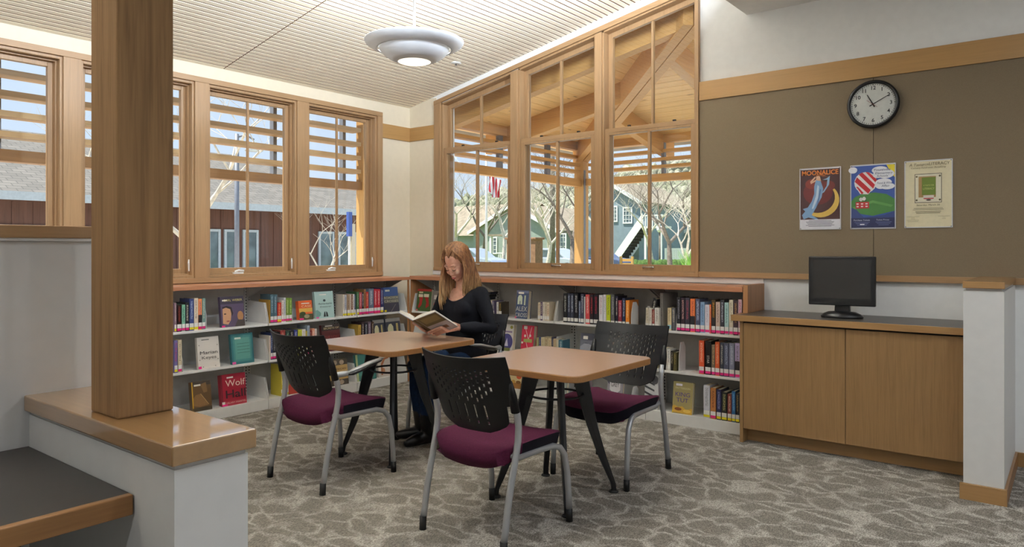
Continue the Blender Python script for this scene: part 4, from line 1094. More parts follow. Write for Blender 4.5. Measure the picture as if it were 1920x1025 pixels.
face_book('A', 362, 398, 716, 769, Z3, (98, 74, 48), 'brown face-out book with a yellow spine on the bottom shelf', .045, shapes=[('r',0,1,.86,1,(62,52,46)), ('p',[(.05,.2),(.35,.14),(.8,.16),(.7,.35),(.45,.58),(.2,.56),(.05,.45)],(134,100,62)), ('p',[(.45,.9),(.6,.6),(.8,.62),(.75,.95)],(128,98,62)), ('p',[(.42,.58),(.46,.58),(.86,.18),(.82,.18)],(176,140,92)), ('r',.12,.46,.85,.91,W_), ('r',-.005,.05,0,1,(204,160,40)), ('r',0,1,0,.12,(70,60,44))])
face_book('A', 417, 463, 702, 762, Z3, (158, 36, 54), 'red face-out book titled Wolf Hall', .045, shapes=[('r',0,.05,0,1,(110,28,40)), ('r',.24,.5,.87,.92,W_), ('r',.1,.98,.03,.14,(176,60,72)), ('r',0,.22,.005,.06,PINK), ('r',0,.12,.06,.14,W_)],
    texts=[('Wolf', .30, (236, 220, 200), .56, .70, {'width': .80}), ('Hall', .36, (46, 34, 36), .56, .35, {'width': .80, 'bold': .0006}), ('HILARY MANTEL', .07, (226, 190, 180), .56, .085, {'width': .8})])
face_book('A', 541.5, 560, 690, 738, Z3, (120, 132, 70), 'colourful green and red book behind the armchair back', shapes=[('p',[(0,0),(1,0),(.8,.35),(.3,.45),(0,.3)],(176,60,44)), ('e',.5,.6,.4,.16,(214,190,120))])
face_book('A', 621, 654, 675, 721, Z3, (196, 162, 106), 'tan face-out book titled AMERICAN between photo strips', shapes=[('r',0,1,.78,1,(74,66,58)), ('r',0,1,0,.22,(70,62,54)), ('e',.3,.89,.12,.09,(170,150,130)), ('e',.68,.88,.13,.09,(180,160,140)), ('e',.25,.1,.12,.09,(160,140,120)), ('e',.6,.11,.14,.09,(170,150,130))], texts=[('AMERICAN', .10, (70, 50, 34), .5, .62, {'width': .8})])
face_book('A', 670, 706, 664, 712, Z3, (62, 118, 112), 'teal face-out book on the bottom shelf behind the table leg', shapes=[('r',.06,.94,.04,.96,(70,130,122)), ('r',.5,.9,.80,.86,(190,206,196)), ('r',0,.10,0,1,(170,180,130))])
face_book('A', 711, 733, 667, 711, Z3, (216, 206, 196), 'white face-out book with a brown arch drawing', shapes=[('p',[(.2,.1),(.34,.1),(.36,.55),(.6,.8),(.9,.84),(.9,.9),(.5,.88),(.22,.62)],(176,112,74)), ('e',.42,.3,.12,.12,(196,140,100))])
# leaning and flat oddments, back wall
face_book('B', 780, 806, 542.5, 589, Z1, (70, 96, 50), 'green face-out book with two red Christmas stockings', shapes=[('r',0,1,.90,1,(176,50,44)), ('r',.12,.40,.80,.88,(222,206,160)), ('p',[(.14,.74),(.4,.76),(.42,.60),(.38,.3),(.2,.12),(.1,.18),(.22,.4)],(176,42,40)), ('p',[(.5,.74),(.8,.76),(.82,.60),(.9,.25),(.7,.14),(.66,.2),(.7,.4)],(176,42,40)), ('r',.10,.42,.63,.76,(226,210,178)), ('r',.48,.84,.64,.78,(226,210,178)), ('r',0,.12,.01,.08,(230,110,120))])
face_book('B', 808, 826, 546, 588, Z1, (120, 112, 104), 'grey and red patterned book behind the reader\'s hair', shapes=[('r',.2,.8,.6,.8,(196,186,176)), ('e',.5,.35,.3,.12,(160,60,60)), ('r',.1,.9,.1,.18,(60,50,50))])
face_book('B', 965.5, 988, 545, 596, Z1, (66, 80, 112), 'navy face-out thriller titled ALEX CROSS', .05, shapes=[('r',0,1,.90,1,(120,128,160)), ('r',.15,.6,.87,.94,W_), ('p',[(.12,.50),(.12,.74),(.2,.82),(.38,.84),(.5,.76),(.52,.50)],(214,222,196)), ('r',.66,.78,.48,.82,(206,212,180)), ('p',[(.30,.50),(.30,.62),(.36,.62),(.36,.50)],(66,80,112)), ('r',0,.12,.01,.08,(226,90,130))],
    texts=[('ALEX', .235, (220, 218, 200), .5, .335, {'width': .92}), ('CROSS', .20, (220, 218, 200), .5, .12, {'width': .96})])
face_book('B', 938, 960, 609, 657, Z2, (222, 218, 212), 'white face-out book with a deep blue globe', .04, shapes=[('e',.5,.36,.48,.30,(70,66,124)), ('e',.82,.90,.12,.06,(150,146,60)), ('p',[(.3,.2),(.5,.5),(.62,.2)],(206,204,220)), ('r',.3,.8,.02,.14,(110,116,60)), ('r',.1,.9,.70,.76,(150,130,160))])
face_book('B', 975.5, 998, 611, 655, Z2, (206, 52, 78), 'crimson face-out book with white twigs and a green plate', .05, shapes=[('r',.16,.44,.86,.97,W_), ('p',[(.3,.86),(.34,.86),(.62,.5),(.58,.48)],(236,214,206)), ('p',[(.8,.95),(.84,.95),(.62,.5),(.6,.52)],(236,214,206)), ('r',.2,.9,.40,.52,(168,176,96)), ('p',[(.4,.4),(.44,.4),(.66,.1),(.6,.1)],(236,214,206)), ('e',.3,.62,.08,.05,W_), ('e',.72,.64,.08,.05,W_), ('e',.1,.38,.08,.04,W_)])
face_book('B', 1086, 1111, 626, 668, Z2, (74, 76, 88), 'dark grey face-out book with a misty cover', shapes=[('r',0,1,.2,.62,(150,152,162)), ('r',.2,.55,.78,.90,W_), ('p',[(0,.5),(.4,.66),(1,.55),(1,.75),(0,.75)],(100,102,114))])
face_book('B', 955, 978, 699, 731, Z3, (214, 196, 150), 'cream face-out book with an orange disc, behind the front chair', .04, shapes=[('e',.72,.74,.2,.14,(222,96,58)), ('r',0,1,.0,.35,(150,104,50)), ('e',.3,.42,.16,.10,(190,150,70)), ('e',.7,.4,.2,.10,(120,84,40))])
face_book('B', 1036, 1062, 700, 745, Z3, (150, 158, 150), 'grey green patterned book between the table legs', .035, shapes=[('p',[(0,.2),(.3,.5),(.2,.7),(0,.6)],(206,206,196)), ('p',[(.4,.1),(.8,.4),(.7,.8),(.5,.6)],(206,206,196))])
face_book('B', 1137, 1166, 700, 740, Z3, (150, 146, 152), 'flowered face-out book titled GREY', .035, shapes=[('e',.2,.2,.22,.16,(176,50,64)), ('e',.75,.15,.24,.16,(196,60,70)), ('e',.15,.75,.18,.14,(90,86,100)), ('e',.85,.8,.18,.14,(84,80,90)), ('e',.6,.28,.1,.08,(90,130,90)), ('p',[(.5,.92),(.84,.76),(.84,.44),(.5,.28),(.16,.44),(.16,.76)],(226,224,226))], texts=[('GREY', .20, (60, 58, 64), .5, .60, {'width': .52})])
face_book('B', 1207, 1233, 700, 762, Z3, (206, 206, 206), 'black and white picture book leaning behind the chair leg', .03, shapes=[('p',[(0,.1+.16*q),(.7,.0+.16*q),(.7,.05+.16*q),(0,.16+.16*q)],(50,50,54)) for q in range(6)] + [('e',.7,.8,.25,.12,(70,70,74))])
face_book('B', 1260, 1297, 718, 776, Z3, (160, 146, 96), 'gold face-out book titled KING TUT', .035, shapes=[('p',[(0,.03),(1,.0),(1,.2),(.7,.14),(.5,.24),(.3,.2),(.1,.26),(0,.2)],(204,160,60)), ('e',.3,.14,.18,.05,(130,70,40)), ('e',.75,.1,.2,.05,(226,190,90)), ('r',.14,.46,.87,.94,(220,216,226)), ('r',0,.03,0,.08,YEL)],
    texts=[('PATTERSON', .085, (214, 206, 160), .5, .80, {'width': .74}), ('KING', .185, (84, 66, 130), .5, .60, {'width': .74}), ('TUT', .185, (84, 66, 130), .5, .42, {'width': .60})])
# tall grey book, leaning yellow-black book and flat black books on the top back shelf
a = on_y(1238, 560, FB + .03); b = on_y(1242.5, 560, FB + .03)
upright_book(((a.x + b.x)/2, FB + .03, Z1), -.30, .030, .17, .285, (120, 116, 112), 'tall grey book standing among the short paperbacks', 'odd books on the top back shelf', None, (60, 56, 56), None)
a = on_y(1212, 560, FB + .03)
upright_book((a.x + .03, FB + .03, Z1), -.20, .036, .16, .245, (30, 30, 32), 'black and yellow book leaning right of the curved bookend', 'odd books on the top back shelf', YEL, (230, 226, 210), (60, 110, 190), lean=.22)
for q in range(3):
    a = on_y(905 + q*2, 560, BF + .06)
    o = upright_book((a.x, BF + .05, Z1 + .15 + q*.026), 0, .15, .11, .024, ((24, 26, 36), (20, 20, 22), (36, 36, 48))[q], '%s of three dark books lying flat behind the reader\'s shoulder' % ('lowest', 'middle', 'topmost')[q], 'dark books lying flat', None, (90, 90, 110), None)
for q in range(4):
    a = on_y(912 + q*4.2, 560, FB)
    upright_book((a.x, FB, Z1), 0, .024, .14, .149, ((210, 204, 190), (120, 96, 70), (206, 196, 180), (90, 80, 110))[q], '%s paperback carrying the flat dark books, behind the reader\'s arm' % ('ivory', 'brown', 'beige', 'purple')[q], G_B, PINK)

# ================================================================== outdoors
M['timber'] = wood('porch_timber', (206, 156, 92), 'x', .12, .7, .6)
M['timber_y'] = wood('porch_timber_y', (206, 156, 92), 'y', .12, .7, .6)
M['timber_z'] = wood('porch_timber_z', (206, 160, 98), 'z', .12, .7, .6)
M['board_x'] = wood('pine_board_x', (246, 202, 130), 'x', .14, .5, .55, knots=True)
M['board_y'] = wood('pine_board_y', (244, 198, 126), 'y', .14, .5, .55, knots=True)
M['trellis'] = wood('weathered_trellis', (190, 156, 112), 'y', .14, .7, .6)
M['trellis_beam'] = wood('trellis_beam', (146, 108, 70), 'y', .14, .7, .6)
M['spacer'] = plain('grey_steel_spacer', (128, 132, 140), .5, .3)
M['pavement'] = plain('pale_pavement', (196, 190, 180), .9, var=.08, scale=2)
M['grass'] = plain('lawn', (118, 132, 70), .95, var=.25, scale=6)
M['bark_pale'] = plain('pale_bark', (206, 196, 178), .9, var=.18, scale=14)
M['bark_grey'] = plain('grey_bark', (120, 110, 98), .9, var=.25, scale=14)
M['shingle'] = plain('grey_shingle', (132, 126, 118), .95, var=.16, scale=5)
def shingle_mat():
    m, nt, b = new_mat('shingle_roof')
    tc = nt.nodes.new('ShaderNodeTexCoord'); sp = nt.nodes.new('ShaderNodeSeparateXYZ'); cb = nt.nodes.new('ShaderNodeCombineXYZ')
    nt.links.new(tc.outputs['Object'], sp.inputs[0]); nt.links.new(sp.outputs['Y'], cb.inputs[0]); nt.links.new(sp.outputs['X'], cb.inputs[1])
    br = nt.nodes.new('ShaderNodeTexBrick'); br.inputs['Scale'].default_value = 3.0; br.inputs['Mortar Size'].default_value = .03
    br.inputs['Brick Width'].default_value = .9; br.inputs['Row Height'].default_value = .5
    br.inputs['Color1'].default_value = (*srgb((110, 105, 98)), 1); br.inputs['Color2'].default_value = (*srgb((126, 120, 112)), 1); br.inputs['Mortar'].default_value = (*srgb((86, 82, 78)), 1)
    nt.links.new(cb.outputs[0], br.inputs['Vector']); nt.links.new(br.outputs['Color'], b.inputs['Base Color']); b.inputs['Roughness'].default_value = .95
    return m
M['shingle'] = shingle_mat()
M['siding_brown'] = wood('brown_board_siding', (106, 72, 58), 'z', .3, .35, .7)
M['far_glass'] = plain('far_window_glass', (96, 112, 116), .12, var=.35, scale=2.2, spec=.8)
M['frame_grey'] = plain('pale_window_frame', (182, 190, 192), .5)
M['white_trim'] = plain('white_house_trim', (232, 232, 228), .6)
M['house_green'] = plain('green_grey_siding', (150, 162, 152), .8, var=.06, scale=3)
M['house_blue'] = plain('blue_grey_siding', (132, 148, 156), .8, var=.06, scale=3)
M['roof_brown'] = plain('weathered_roof', (146, 134, 116), .95, var=.18, scale=2.5)
M['brick'] = plain('brown_brick', (150, 112, 86), .9, var=.15, scale=8)
M['tyre'] = plain('tyre_rubber', (26, 26, 28), .8)
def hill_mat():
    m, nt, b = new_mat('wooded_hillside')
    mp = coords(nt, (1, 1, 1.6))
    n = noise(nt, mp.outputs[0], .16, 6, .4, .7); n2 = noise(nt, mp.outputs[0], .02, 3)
    r = ramp(nt, n.outputs['Fac'], [(.34, srgb((104, 108, 90))), (.5, srgb((148, 147, 128))), (.66, srgb((192, 187, 170)))])  # paler tones put distance haze into the hillside colour
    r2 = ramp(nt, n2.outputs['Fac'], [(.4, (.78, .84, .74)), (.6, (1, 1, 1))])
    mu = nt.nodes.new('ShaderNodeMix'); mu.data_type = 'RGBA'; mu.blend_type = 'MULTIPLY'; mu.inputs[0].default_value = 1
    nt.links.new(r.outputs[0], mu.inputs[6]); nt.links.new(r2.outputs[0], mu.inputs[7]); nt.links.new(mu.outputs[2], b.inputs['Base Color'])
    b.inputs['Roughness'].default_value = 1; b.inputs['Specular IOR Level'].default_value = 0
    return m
M['hill'] = hill_mat()
g = MB().box(-140, 120, -60, 260, -.4, -.12)
struct(g.build('ground', M['pavement']), 'pale paved ground outside the windows', 'ground')
lawn = MB().box(-60, 60, 22, 250, -.12, -.10).build('lawn', M['grass']); struct(lawn, 'green lawn beyond the street', 'lawn')

# ---------------------------------------------------------------- trellis outside the left windows
tz = thing('timber_trellis', (-6.9, 2.4, -.12), 'slatted timber sun screen outside the left windows', 'trellis')
for z in (2.985, 2.822, 2.650, 2.485, 2.318):
    MB().box(-7.02, -6.86, -3.2, 5.742, z - .048, z).build('slat', M['trellis'], tz)
MB().box(-7.00, -6.88, -3.2, 5.86, 2.072, 2.170).build('beam', M['trellis_beam'], tz)
for y in (-1.9, -.6, .72, 2.035, 4.652, 5.615):
    MB().box(-7.09, -7.02, y - .022, y + .022, 2.10, 3.02).build('spacer', M['spacer'], tz)
MB().box(-6.99, -6.86, 5.775, 5.86, -.12, 3.1).build('post', M['timber_z'], tz)
MB().box(-6.99, -6.89, -3.2, -3.08, -.12, 3.1).build('post', M['timber_z'], tz)

# ---------------------------------------------------------------- porch outside the back windows
PX, PY, PK = -5.75, 8.977, 2.650     # eave corner, rafter underside at the eave
pr = thing('timber_porch', (PX + 2, PY - 1.5, -.12), 'timber porch with hipped board roof outside the stepped windows', 'porch')
def sl(x): return PITCH * (x - PX)
def slope_beam_x(y0, y1, x0, x1, name, top=.245):
    MB().prism([(x0, PK + sl(x0)), (x1, PK + sl(x1)), (x1, PK + sl(x1) + top), (x0, PK + sl(x0) + top)], 1, y0, y1).build(name, M['timber'], pr)
slope_beam_x(5.85, 5.97, PX - .3, -1.2, 'rafter')
slope_beam_x(7.14, 7.25, PX - .3, PX + (PY - 7.2), 'rafter')
for x in (-4.46, -3.10, -1.75):
    ym = max(PY - (x - PX), 5.9)
    f = lambda y: PK + PITCH * (PY - y)
    MB().prism([(ym, f(ym)), (PY + .3, f(PY + .3)), (PY + .3, f(PY + .3) + .245), (ym, f(ym) + .245)], 0, x - .055, x + .055).build('rafter', M['timber_y'], pr)
# hip beams (a pair side by side)
L = 3.18; q = .7071
for s in (-1, 1):
    ox, oy = q * s * .052, q * s * .052
    a = [(PX - .1 + ox - q*.05*s, PY + .1 + oy - q*.05*s), (PX - .1 + ox + q*.05*s, PY + .1 + oy + q*.05*s)]
    V = []
    for (tx, zz) in ((-.1, 0), (L, 0)):
        for w_ in (-.046, .046):
            for dz in (-.03, .25):
                V.append((PX + tx + ox + q*w_, PY - tx + oy + q*w_, PK + PITCH*tx + dz))
    MB().add(V, [(0,1,3,2),(4,6,7,5),(0,4,5,1),(2,3,7,6),(1,5,7,3),(0,2,6,4)]).build('hip_beam', M['timber'], pr)
bw = .135
j = 0
while j*bw < 4.4:
    x0, x1 = PX - .3 + j*bw, PX - .3 + (j+1)*bw - .006
    zb = PK + .245
    y_end = PY - (x0 - PX)
    if y_end > 5.75:
        V = [(x0, 5.72, zb + sl(x0)), (x1, 5.72, zb + sl(x1)), (x1, max(5.73, PY - (x1 - PX)), zb + sl(x1)), (x0, y_end, zb + sl(x0))]
        V += [(a_, b_, c_ + .02) for a_, b_, c_ in V]
        MB().add(V, [(0,3,2,1),(4,5,6,7),(0,1,5,4),(1,2,6,5),(2,3,7,6),(3,0,4,7)]).build('roof_board', M['board_y'], pr)
    y0, y1 = PY + .3 - j*bw, PY + .3 - (j+1)*bw + .006
    if y1 > 5.72:
        h0, h1 = PX + (PY - y0), PX + (PY - y1)
        za, zb2 = PK + .245 + PITCH*(PY - y0), PK + .245 + PITCH*(PY - y1)
        V = [(h0, y0, za), (-.8, y0, za), (-.8, y1, zb2), (h1, y1, zb2)]
        V += [(a_, b_, c_ + .02) for a_, b_, c_ in V]
        MB().add(V, [(0,3,2,1),(4,5,6,7),(0,1,5,4),(1,2,6,5),(2,3,7,6),(3,0,4,7)]).build('roof_board', M['board_x'], pr)
    j += 1
deck = MB()
zt = PK + .275
deck.add([(PX - .5, 5.72, zt + sl(PX - .5)), (PX - .5, PY + .5, zt + sl(PX - .5)), (PX + 3.257, 5.72, zt + PITCH*3.257)], [(0, 1, 2)])
deck.add([(PX - .5, PY + .5, zt - PITCH*.5), (-.7, PY + .5, zt - PITCH*.5), (-.7, 5.72, zt + PITCH*3.257), (PX + 3.257, 5.72, zt + PITCH*3.257)], [(0, 1, 2, 3)])
deck.build('roof_deck', M['roof_brown'], pr)
# eave beams, slats, lower beams and corner post
MB().box(PX - .06, PX + .06, 5.72, PY + .06, 2.785, 2.93).build('eave_beam', M['timber_y'], pr)
MB().box(PX + .06, -.9, PY - .06, PY + .06, 2.80, 2.945).build('eave_beam', M['timber'], pr)
for z in (2.665, 2.555, 2.455):
    MB().box(PX - .07, PX + .07, 5.9, PY - .14, z, z + .04).build('slat', M['timber_y'], pr)
    MB().box(PX + .16, -.9, PY - .07, PY + .07, z, z + .04).build('slat', M['timber'], pr)
MB().box(PX - .05, PX + .05, 5.72, PY, 2.262, 2.372).build('lower_beam', M['timber_y'], pr)
MB().box(PX, -.9, PY - .05, PY + .05, 2.275, 2.375).build('lower_beam', M['timber'], pr)
for y in (7.05, 8.1): MB().box(PX - .02, PX + .03, y - .04, y + .04, 2.372, 2.80).build('spacer', M['spacer'], pr)
for x in (-4.42, -2.9): MB().box(x - .022, x + .022, PY - .03, PY + .03, 2.372, 2.81).build('spacer', M['spacer'], pr)
MB().box(PX - .075, PX + .075, PY - .075, PY + .075, -.12, 2.80).build('post', M['timber_z'], pr)
MB().box(-1.1, -.95, PY - .075, PY + .075, -.12, 2.80).build('post', M['timber_z'], pr)
MB().box(PX + .10, PX + .115, PY - .09, PY - .06, .6, 2.5).build('downspout', M['spacer'], pr)

# ---------------------------------------------------------------- bare trees
def bare_tree(u, dist, height, label, mat='bark_pale', spread=1.0, seed=1, levels=5, r0=None, base_h=.28, group=None, lean=0.0, limbs=3):
    rnd = random.Random(seed)
    p = at_depth(u, HORIZON, dist); base = Vector((p.x, p.y, -.12))
    t = thing('bare_tree', tuple(base), label, 'tree', group or 'leafless trees outside')
    trunk = MB(); tw = MB()
    r0 = r0 or height * .018
    def seg(mb, a, d, length, r, r1, n, lev):
        pts = [a]; k = 3 if lev < 3 else 2; cur = a.copy(); dd = d.copy(); rr = [r]
        for i in range(k):
            dd = (dd + Vector((rnd.uniform(-.16, .16), rnd.uniform(-.16, .16), rnd.uniform(-.06, .14)))).normalized()
            cur = cur + dd * (length / k); pts.append(cur.copy()); rr.append(r + (r1 - r) * (i + 1) / k)
        mb.tube(pts, rr, n, cap=False)
        return cur, dd, pts
    def grow(a, d, length, r, lev):
        mb = trunk if lev < 2 else tw
        r1 = r * .62
        end, dd, pts = seg(mb, a, d, length, r, r1, 7 if lev < 2 else (5 if lev < 3 else 3), lev)
        if lev >= levels or r1 < .0016: return
        n = limbs if lev == 0 else rnd.choice((2, 3, 3))
        az0 = rnd.uniform(0, 6.28)
        for i in range(n):
            az = az0 + 6.283 * i / n + rnd.uniform(-.5, .5)
            side = Vector((math.cos(az), math.sin(az), 0))
            nd = (dd * rnd.uniform(.55, .9) + side * rnd.uniform(.55, .95) * spread + Vector((0, 0, .18))).normalized()
            st = end if i < 2 or lev == 0 else pts[-2]
            grow(st, nd, length * rnd.uniform(.62, .82), r1 * rnd.uniform(.72, .95), lev + 1)
    grow(base, Vector((lean, 0, 1)).normalized(), height * base_h, r0, 0)
    trunk.build('trunk', M[mat], t, smooth=True, recalc=False)
    tag(tw.build('twigs', M[mat], t, smooth=True, recalc=False), kind='stuff')
    return t
bare_tree(322, 11.0, 5.4, 'pale barked bare tree beside the column, outside the left windows', 'bark_pale', 1.0, 5, 7, .075, .30)
bare_tree(608, 13.0, 2.9, 'small pale bare tree in the window nearest the corner', 'bark_pale', .85, 14, 7, .034, .30)
BT = [(858, 40, 8.5, 'bare tree at the left edge of the lowest stepped window', 'bark_pale', 21), (905, 50, 9.5, 'bare tree behind the flagpole', 'bark_grey', 22), (940, 44, 8.5, 'bare tree above the left parked car', 'bark_pale', 23),
      (1022, 30, 6.6, 'pale many-stemmed bare tree beside the brick gate pillar', 'bark_pale', 24), (1072, 26, 7.5, 'grey bare tree just left of the porch post', 'bark_grey', 25), (1030, 52, 10, 'bare tree in front of the gabled green house', 'bark_pale', 26),
      (1136, 36, 8.5, 'bare tree right of the porch post', 'bark_pale', 27), (1168, 76, 13, 'tall bare tree behind the blue house', 'bark_grey', 28), (1258, 24, 6.6, 'dark trunked bare tree in the tallest window', 'bark_grey', 29),
      (1288, 21, 4.6, 'thin pale bare tree right of the dark trunk', 'bark_pale', 30), (1226, 50, 9, 'bare tree above the white van', 'bark_pale', 31), (1320, 40, 9, 'bare tree at the right edge of the tallest window', 'bark_pale', 32)]
for u, dst, h, lb, mt, sd in BT:
    bare_tree(u, dst, h, lb, mt, 1.0, sd, 7 if dst < 45 else 6, None, .25)

# ---------------------------------------------------------------- building across from the left windows
bx_, ez, gz = -18.9, 2.62, -.12
lf = thing('brown_building', (-22, 6, gz), 'low brown boarded building with shingle roof outside the left windows', 'building')
y_r = on_x(640, 400, bx_).y + 3.2
MB().box(bx_ - 8, bx_, -14, y_r, gz, ez + .05).build('wall', M['siding_brown'], lf)
MB().add([(bx_ + .6, -15, ez - .02), (bx_ + .6, y_r + .6, ez - .02), (bx_ - 4.2, y_r - 4.6, 4.62), (bx_ - 4.2, -15, 4.62), (bx_ - 9, y_r + .6, ez - .02), (bx_ - 9, -15, ez - .02)], [(0, 1, 2, 3), (1, 4, 2), (3, 2, 4, 5)]).build('roof', M['shingle'], lf)
MB().box(bx_ + .58, bx_ + .66, -15, y_r + .6, ez - .20, ez - .01).build('gutter', M['frame_grey'], lf)
for (u0, u1) in ((-20, 38), (45, 92), (120, 170), (389, 413), (420, 443.5), (455, 484), (597, 626), (634, 668)):
    a, b = on_x(u0, 440, bx_ + .03), on_x(u1, 440, bx_ + .03); zt_ = on_x(430, 430, bx_).z
    w_ = MB(); frame_ring(w_, 0, a.y, b.y, .5, zt_, .07, bx_, bx_ + .06)
    f_ = w_.build('window', M['frame_grey'], lf)
    MB().box(bx_, bx_ + .03, a.y + .06, b.y - .06, .55, zt_ - .06).build('pane', M['far_glass'], f_)
bt_ = MB(); y = -14.0
while y < y_r:
    bt_.box(bx_, bx_ + .02, y, y + .04, gz, ez - .2); y += .42
tag(bt_.build('battens', M['siding_brown'], lf), kind='stuff')
# street lamp
p = at_depth(444, 465, 15.0)
sl_ = thing('street_lamp', (p.x, p.y, gz), 'grey street lamp with shaded head outside the left windows', 'street lamp')
zt_ = EYE + (465 - 251)*15/FPX
MB().tube([(p.x, p.y, gz), (p.x, p.y, zt_)], [.055, .045], 10).build('pole', M['spacer'], sl_, smooth=True)
d_ = RGT * .36
e_ = Vector((p.x, p.y, 0)) + d_
MB().tube([(p.x, p.y, zt_ - .07), (p.x + d_.x*.5, p.y + d_.y*.5, zt_ - .02), (e_.x, e_.y, zt_ - .12)], .02, 8).build('arm', M['spacer'], sl_, smooth=True)
MB().lathe([(.0005, zt_ - .16), (.05, zt_ - .17), (.07, zt_ - .27), (.19, zt_ - .34), (.18, zt_ - .36), (.0005, zt_ - .36)], e_.x, e_.y, 20).build('shade', M['frame_grey'], sl_, smooth=True)
p = at_depth(655, 465, 11.5)
sg = thing('sign_post', (p.x, p.y, gz), 'slim white and blue sign post outside the corner window', 'sign')
MB().tube([(p.x, p.y, gz), (p.x, p.y, 1.92)], .018, 8).build('post', M['white_trim'], sg)
MB().box(p.x - .03, p.x + .03, p.y - .035, p.y + .035, 1.55, 1.94).build('sign_plate', ink((70, 96, 170)), sg)
MB().box(p.x - .028, p.x + .028, p.y + .03, p.y + .10, 1.05, 1.75).build('notice', ink((214, 204, 176)), sg)

# ---------------------------------------------------------------- hill, houses, street behind the porch
tops = [(-400, 400), (300, 392), (700, 384), (840, 378), (960, 368), (1100, 344), (1210, 318), (1310, 300), (1500, 285), (2000, 280), (2600, 300)]
V = []; Fc = []
rows = 7
for i in range(len(tops)*6 - 5):
    k, fr = divmod(i, 6)
    u, v = tops[k] if fr == 0 else (tops[k][0] + (tops[k+1][0] - tops[k][0])*fr/6, tops[k][1] + (tops[k+1][1] - tops[k][1])*fr/6)
    for r in range(rows):
        f = r/(rows - 1); dist = 110 + 150*f
        zt_ = EYE + (465 - v)*260/FPX
        rnd = math.sin(i*1.7 + r*2.1)*2.2*f + math.sin(i*.6)*2.0*f
        p = at_depth(max(-2500, min(4200, u)), 465, dist)
        V.append((p.x, p.y, -.1 + (zt_ + rnd) * f**1.25))
n = len(tops)*6 - 5
for i in range(n - 1):
    for r in range(rows - 1):
        a = i*rows + r; Fc.append((a, a + rows, a + rows + 1, a + 1))
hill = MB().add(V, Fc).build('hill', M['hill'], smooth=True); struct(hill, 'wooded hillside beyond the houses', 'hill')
# ridge of treetops as lumps of foliage
ft = MB(); rnd = random.Random(3)
for i in range(1500):
    u = rnd.uniform(780, 1400); f = rnd.uniform(.35, 1.0); dist = 110 + 150*f
    v = None
    for (a, b) in zip(tops[:-1], tops[1:]):
        if a[0] <= u <= b[0]: v = a[1] + (b[1] - a[1])*(u - a[0])/(b[0] - a[0])
    z = -.1 + (EYE + (465 - v)*260/FPX) * f**1.25
    p = at_depth(u, 465, dist - 4); r = rnd.uniform(.5, 1.5)
    ft.ell((p.x, p.y, z + r*.2), (r, r, r*rnd.uniform(.9, 1.9)), 5, 4)
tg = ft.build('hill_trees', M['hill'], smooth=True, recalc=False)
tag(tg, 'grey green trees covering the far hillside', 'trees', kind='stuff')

def pane_window(parent, x0, x1, y, z0, z1, nx, nz):
    f = MB(); frame_ring(f, 1, x0, x1, z0, z1, .10, y - .06, y + .02)
    fo = f.build('window', M['white_trim'], parent)
    MB().box(x0 + .06, x1 - .06, y - .02, y, z0 + .06, z1 - .06).build('pane', M['far_glass'], fo)
    g = MB()
    for i in range(1, nx): g.box(x0 + (x1-x0)*i/nx - .02, x0 + (x1-x0)*i/nx + .02, y - .05, y - .02, z0 + .06, z1 - .06)
    for i in range(1, nz): g.box(x0 + .06, x1 - .06, y - .05, y - .02, z0 + (z1-z0)*i/nz - .02, z0 + (z1-z0)*i/nz + .02)
    g.build('muntins', M['white_trim'], fo)
def gable(parent, x0, x1, y0, y1, ze, zr, wall, roofm, over=.4, th=.22):
    xm = (x0 + x1)/2
    MB().prism([(x0, gz), (x1, gz), (x1, ze), (xm, zr), (x0, ze)], 1, y0, y1).build('wall', wall, parent)
    s = (zr - ze)/(xm - x0)
    for sg_ in (-1, 1):
        xe = xm + sg_*(xm - x0 + over); zee = ze - s*over
        MB().prism([(xe, zee), (xm, zr), (xm, zr + th), (xe, zee + th)], 1, y0 - over + .08, y1 + over).build('roof', roofm, parent)
        MB().prism([(xe, zee - .05), (xm, zr - .05), (xm, zr + th + .04), (xe, zee + th + .04)], 1, y0 - over, y0 - over + .08).build('fascia', M['white_trim'], parent)
c = at_depth(962, 465, 60)
h1 = thing('green_house', (c.x, c.y + 4, gz), 'green grey gabled house behind the flagpole', 'house')
gable(h1, c.x - 4.4, c.x + 4.4, c.y, c.y + 9, 2.75, 4.85, M['house_green'], M['roof_brown'])
MB().box(c.x - 18, c.x - 4.0, c.y + 2.2, c.y + 8, gz, 2.6).build('wing', M['house_green'], h1)
MB().add([(c.x - 18.5, c.y + 1.6, 2.5), (c.x - 1, c.y + 1.6, 2.5), (c.x - 1, c.y + 5.5, 5.5), (c.x - 18.5, c.y + 5.5, 5.5), (c.x - 1, c.y + 9, 2.5), (c.x - 18.5, c.y + 9, 2.5)], [(0,1,2,3), (3,2,4,5)]).build('roof', M['roof_brown'], h1)
for (u, v0, v1, w_) in ((925.5, 444, 476, .42), (1054, 437, 470, .42), (880, 447, 472, .7)):
    p = on_y(u, 460, c.y - .02); dd = p.y*1.0
    D = (p - EYEP).dot(FWD)
    pane_window(h1, p.x - w_, p.x + w_, c.y - .02 if u > 890 else c.y + 2.18, EYE + (465 - v1)*D/FPX, EYE + (465 - v0)*D/FPX, 2 if u < 1000 else 3, 4)
a = on_y(918, 440, c.y - 1.8); b = on_y(957, 440, c.y - 1.8)
MB().prism([(a.x, 2.35), (b.x, 2.35), (b.x, 2.5), (a.x, 2.5)], 1, c.y - 2, c.y).build('entry_roof', M['roof_brown'], h1)
for xx in (a.x + .2, b.x - .2): MB().box(xx - .1, xx + .1, c.y - 1.95, c.y - 1.75, gz, 2.35).build('entry_post', M['white_trim'], h1)
rl = MB()
for k in range(14): rl.box(a.x + 1.0 + k*.2, a.x + 1.06 + k*.2, c.y - 1.9, c.y - 1.84, gz, .95)
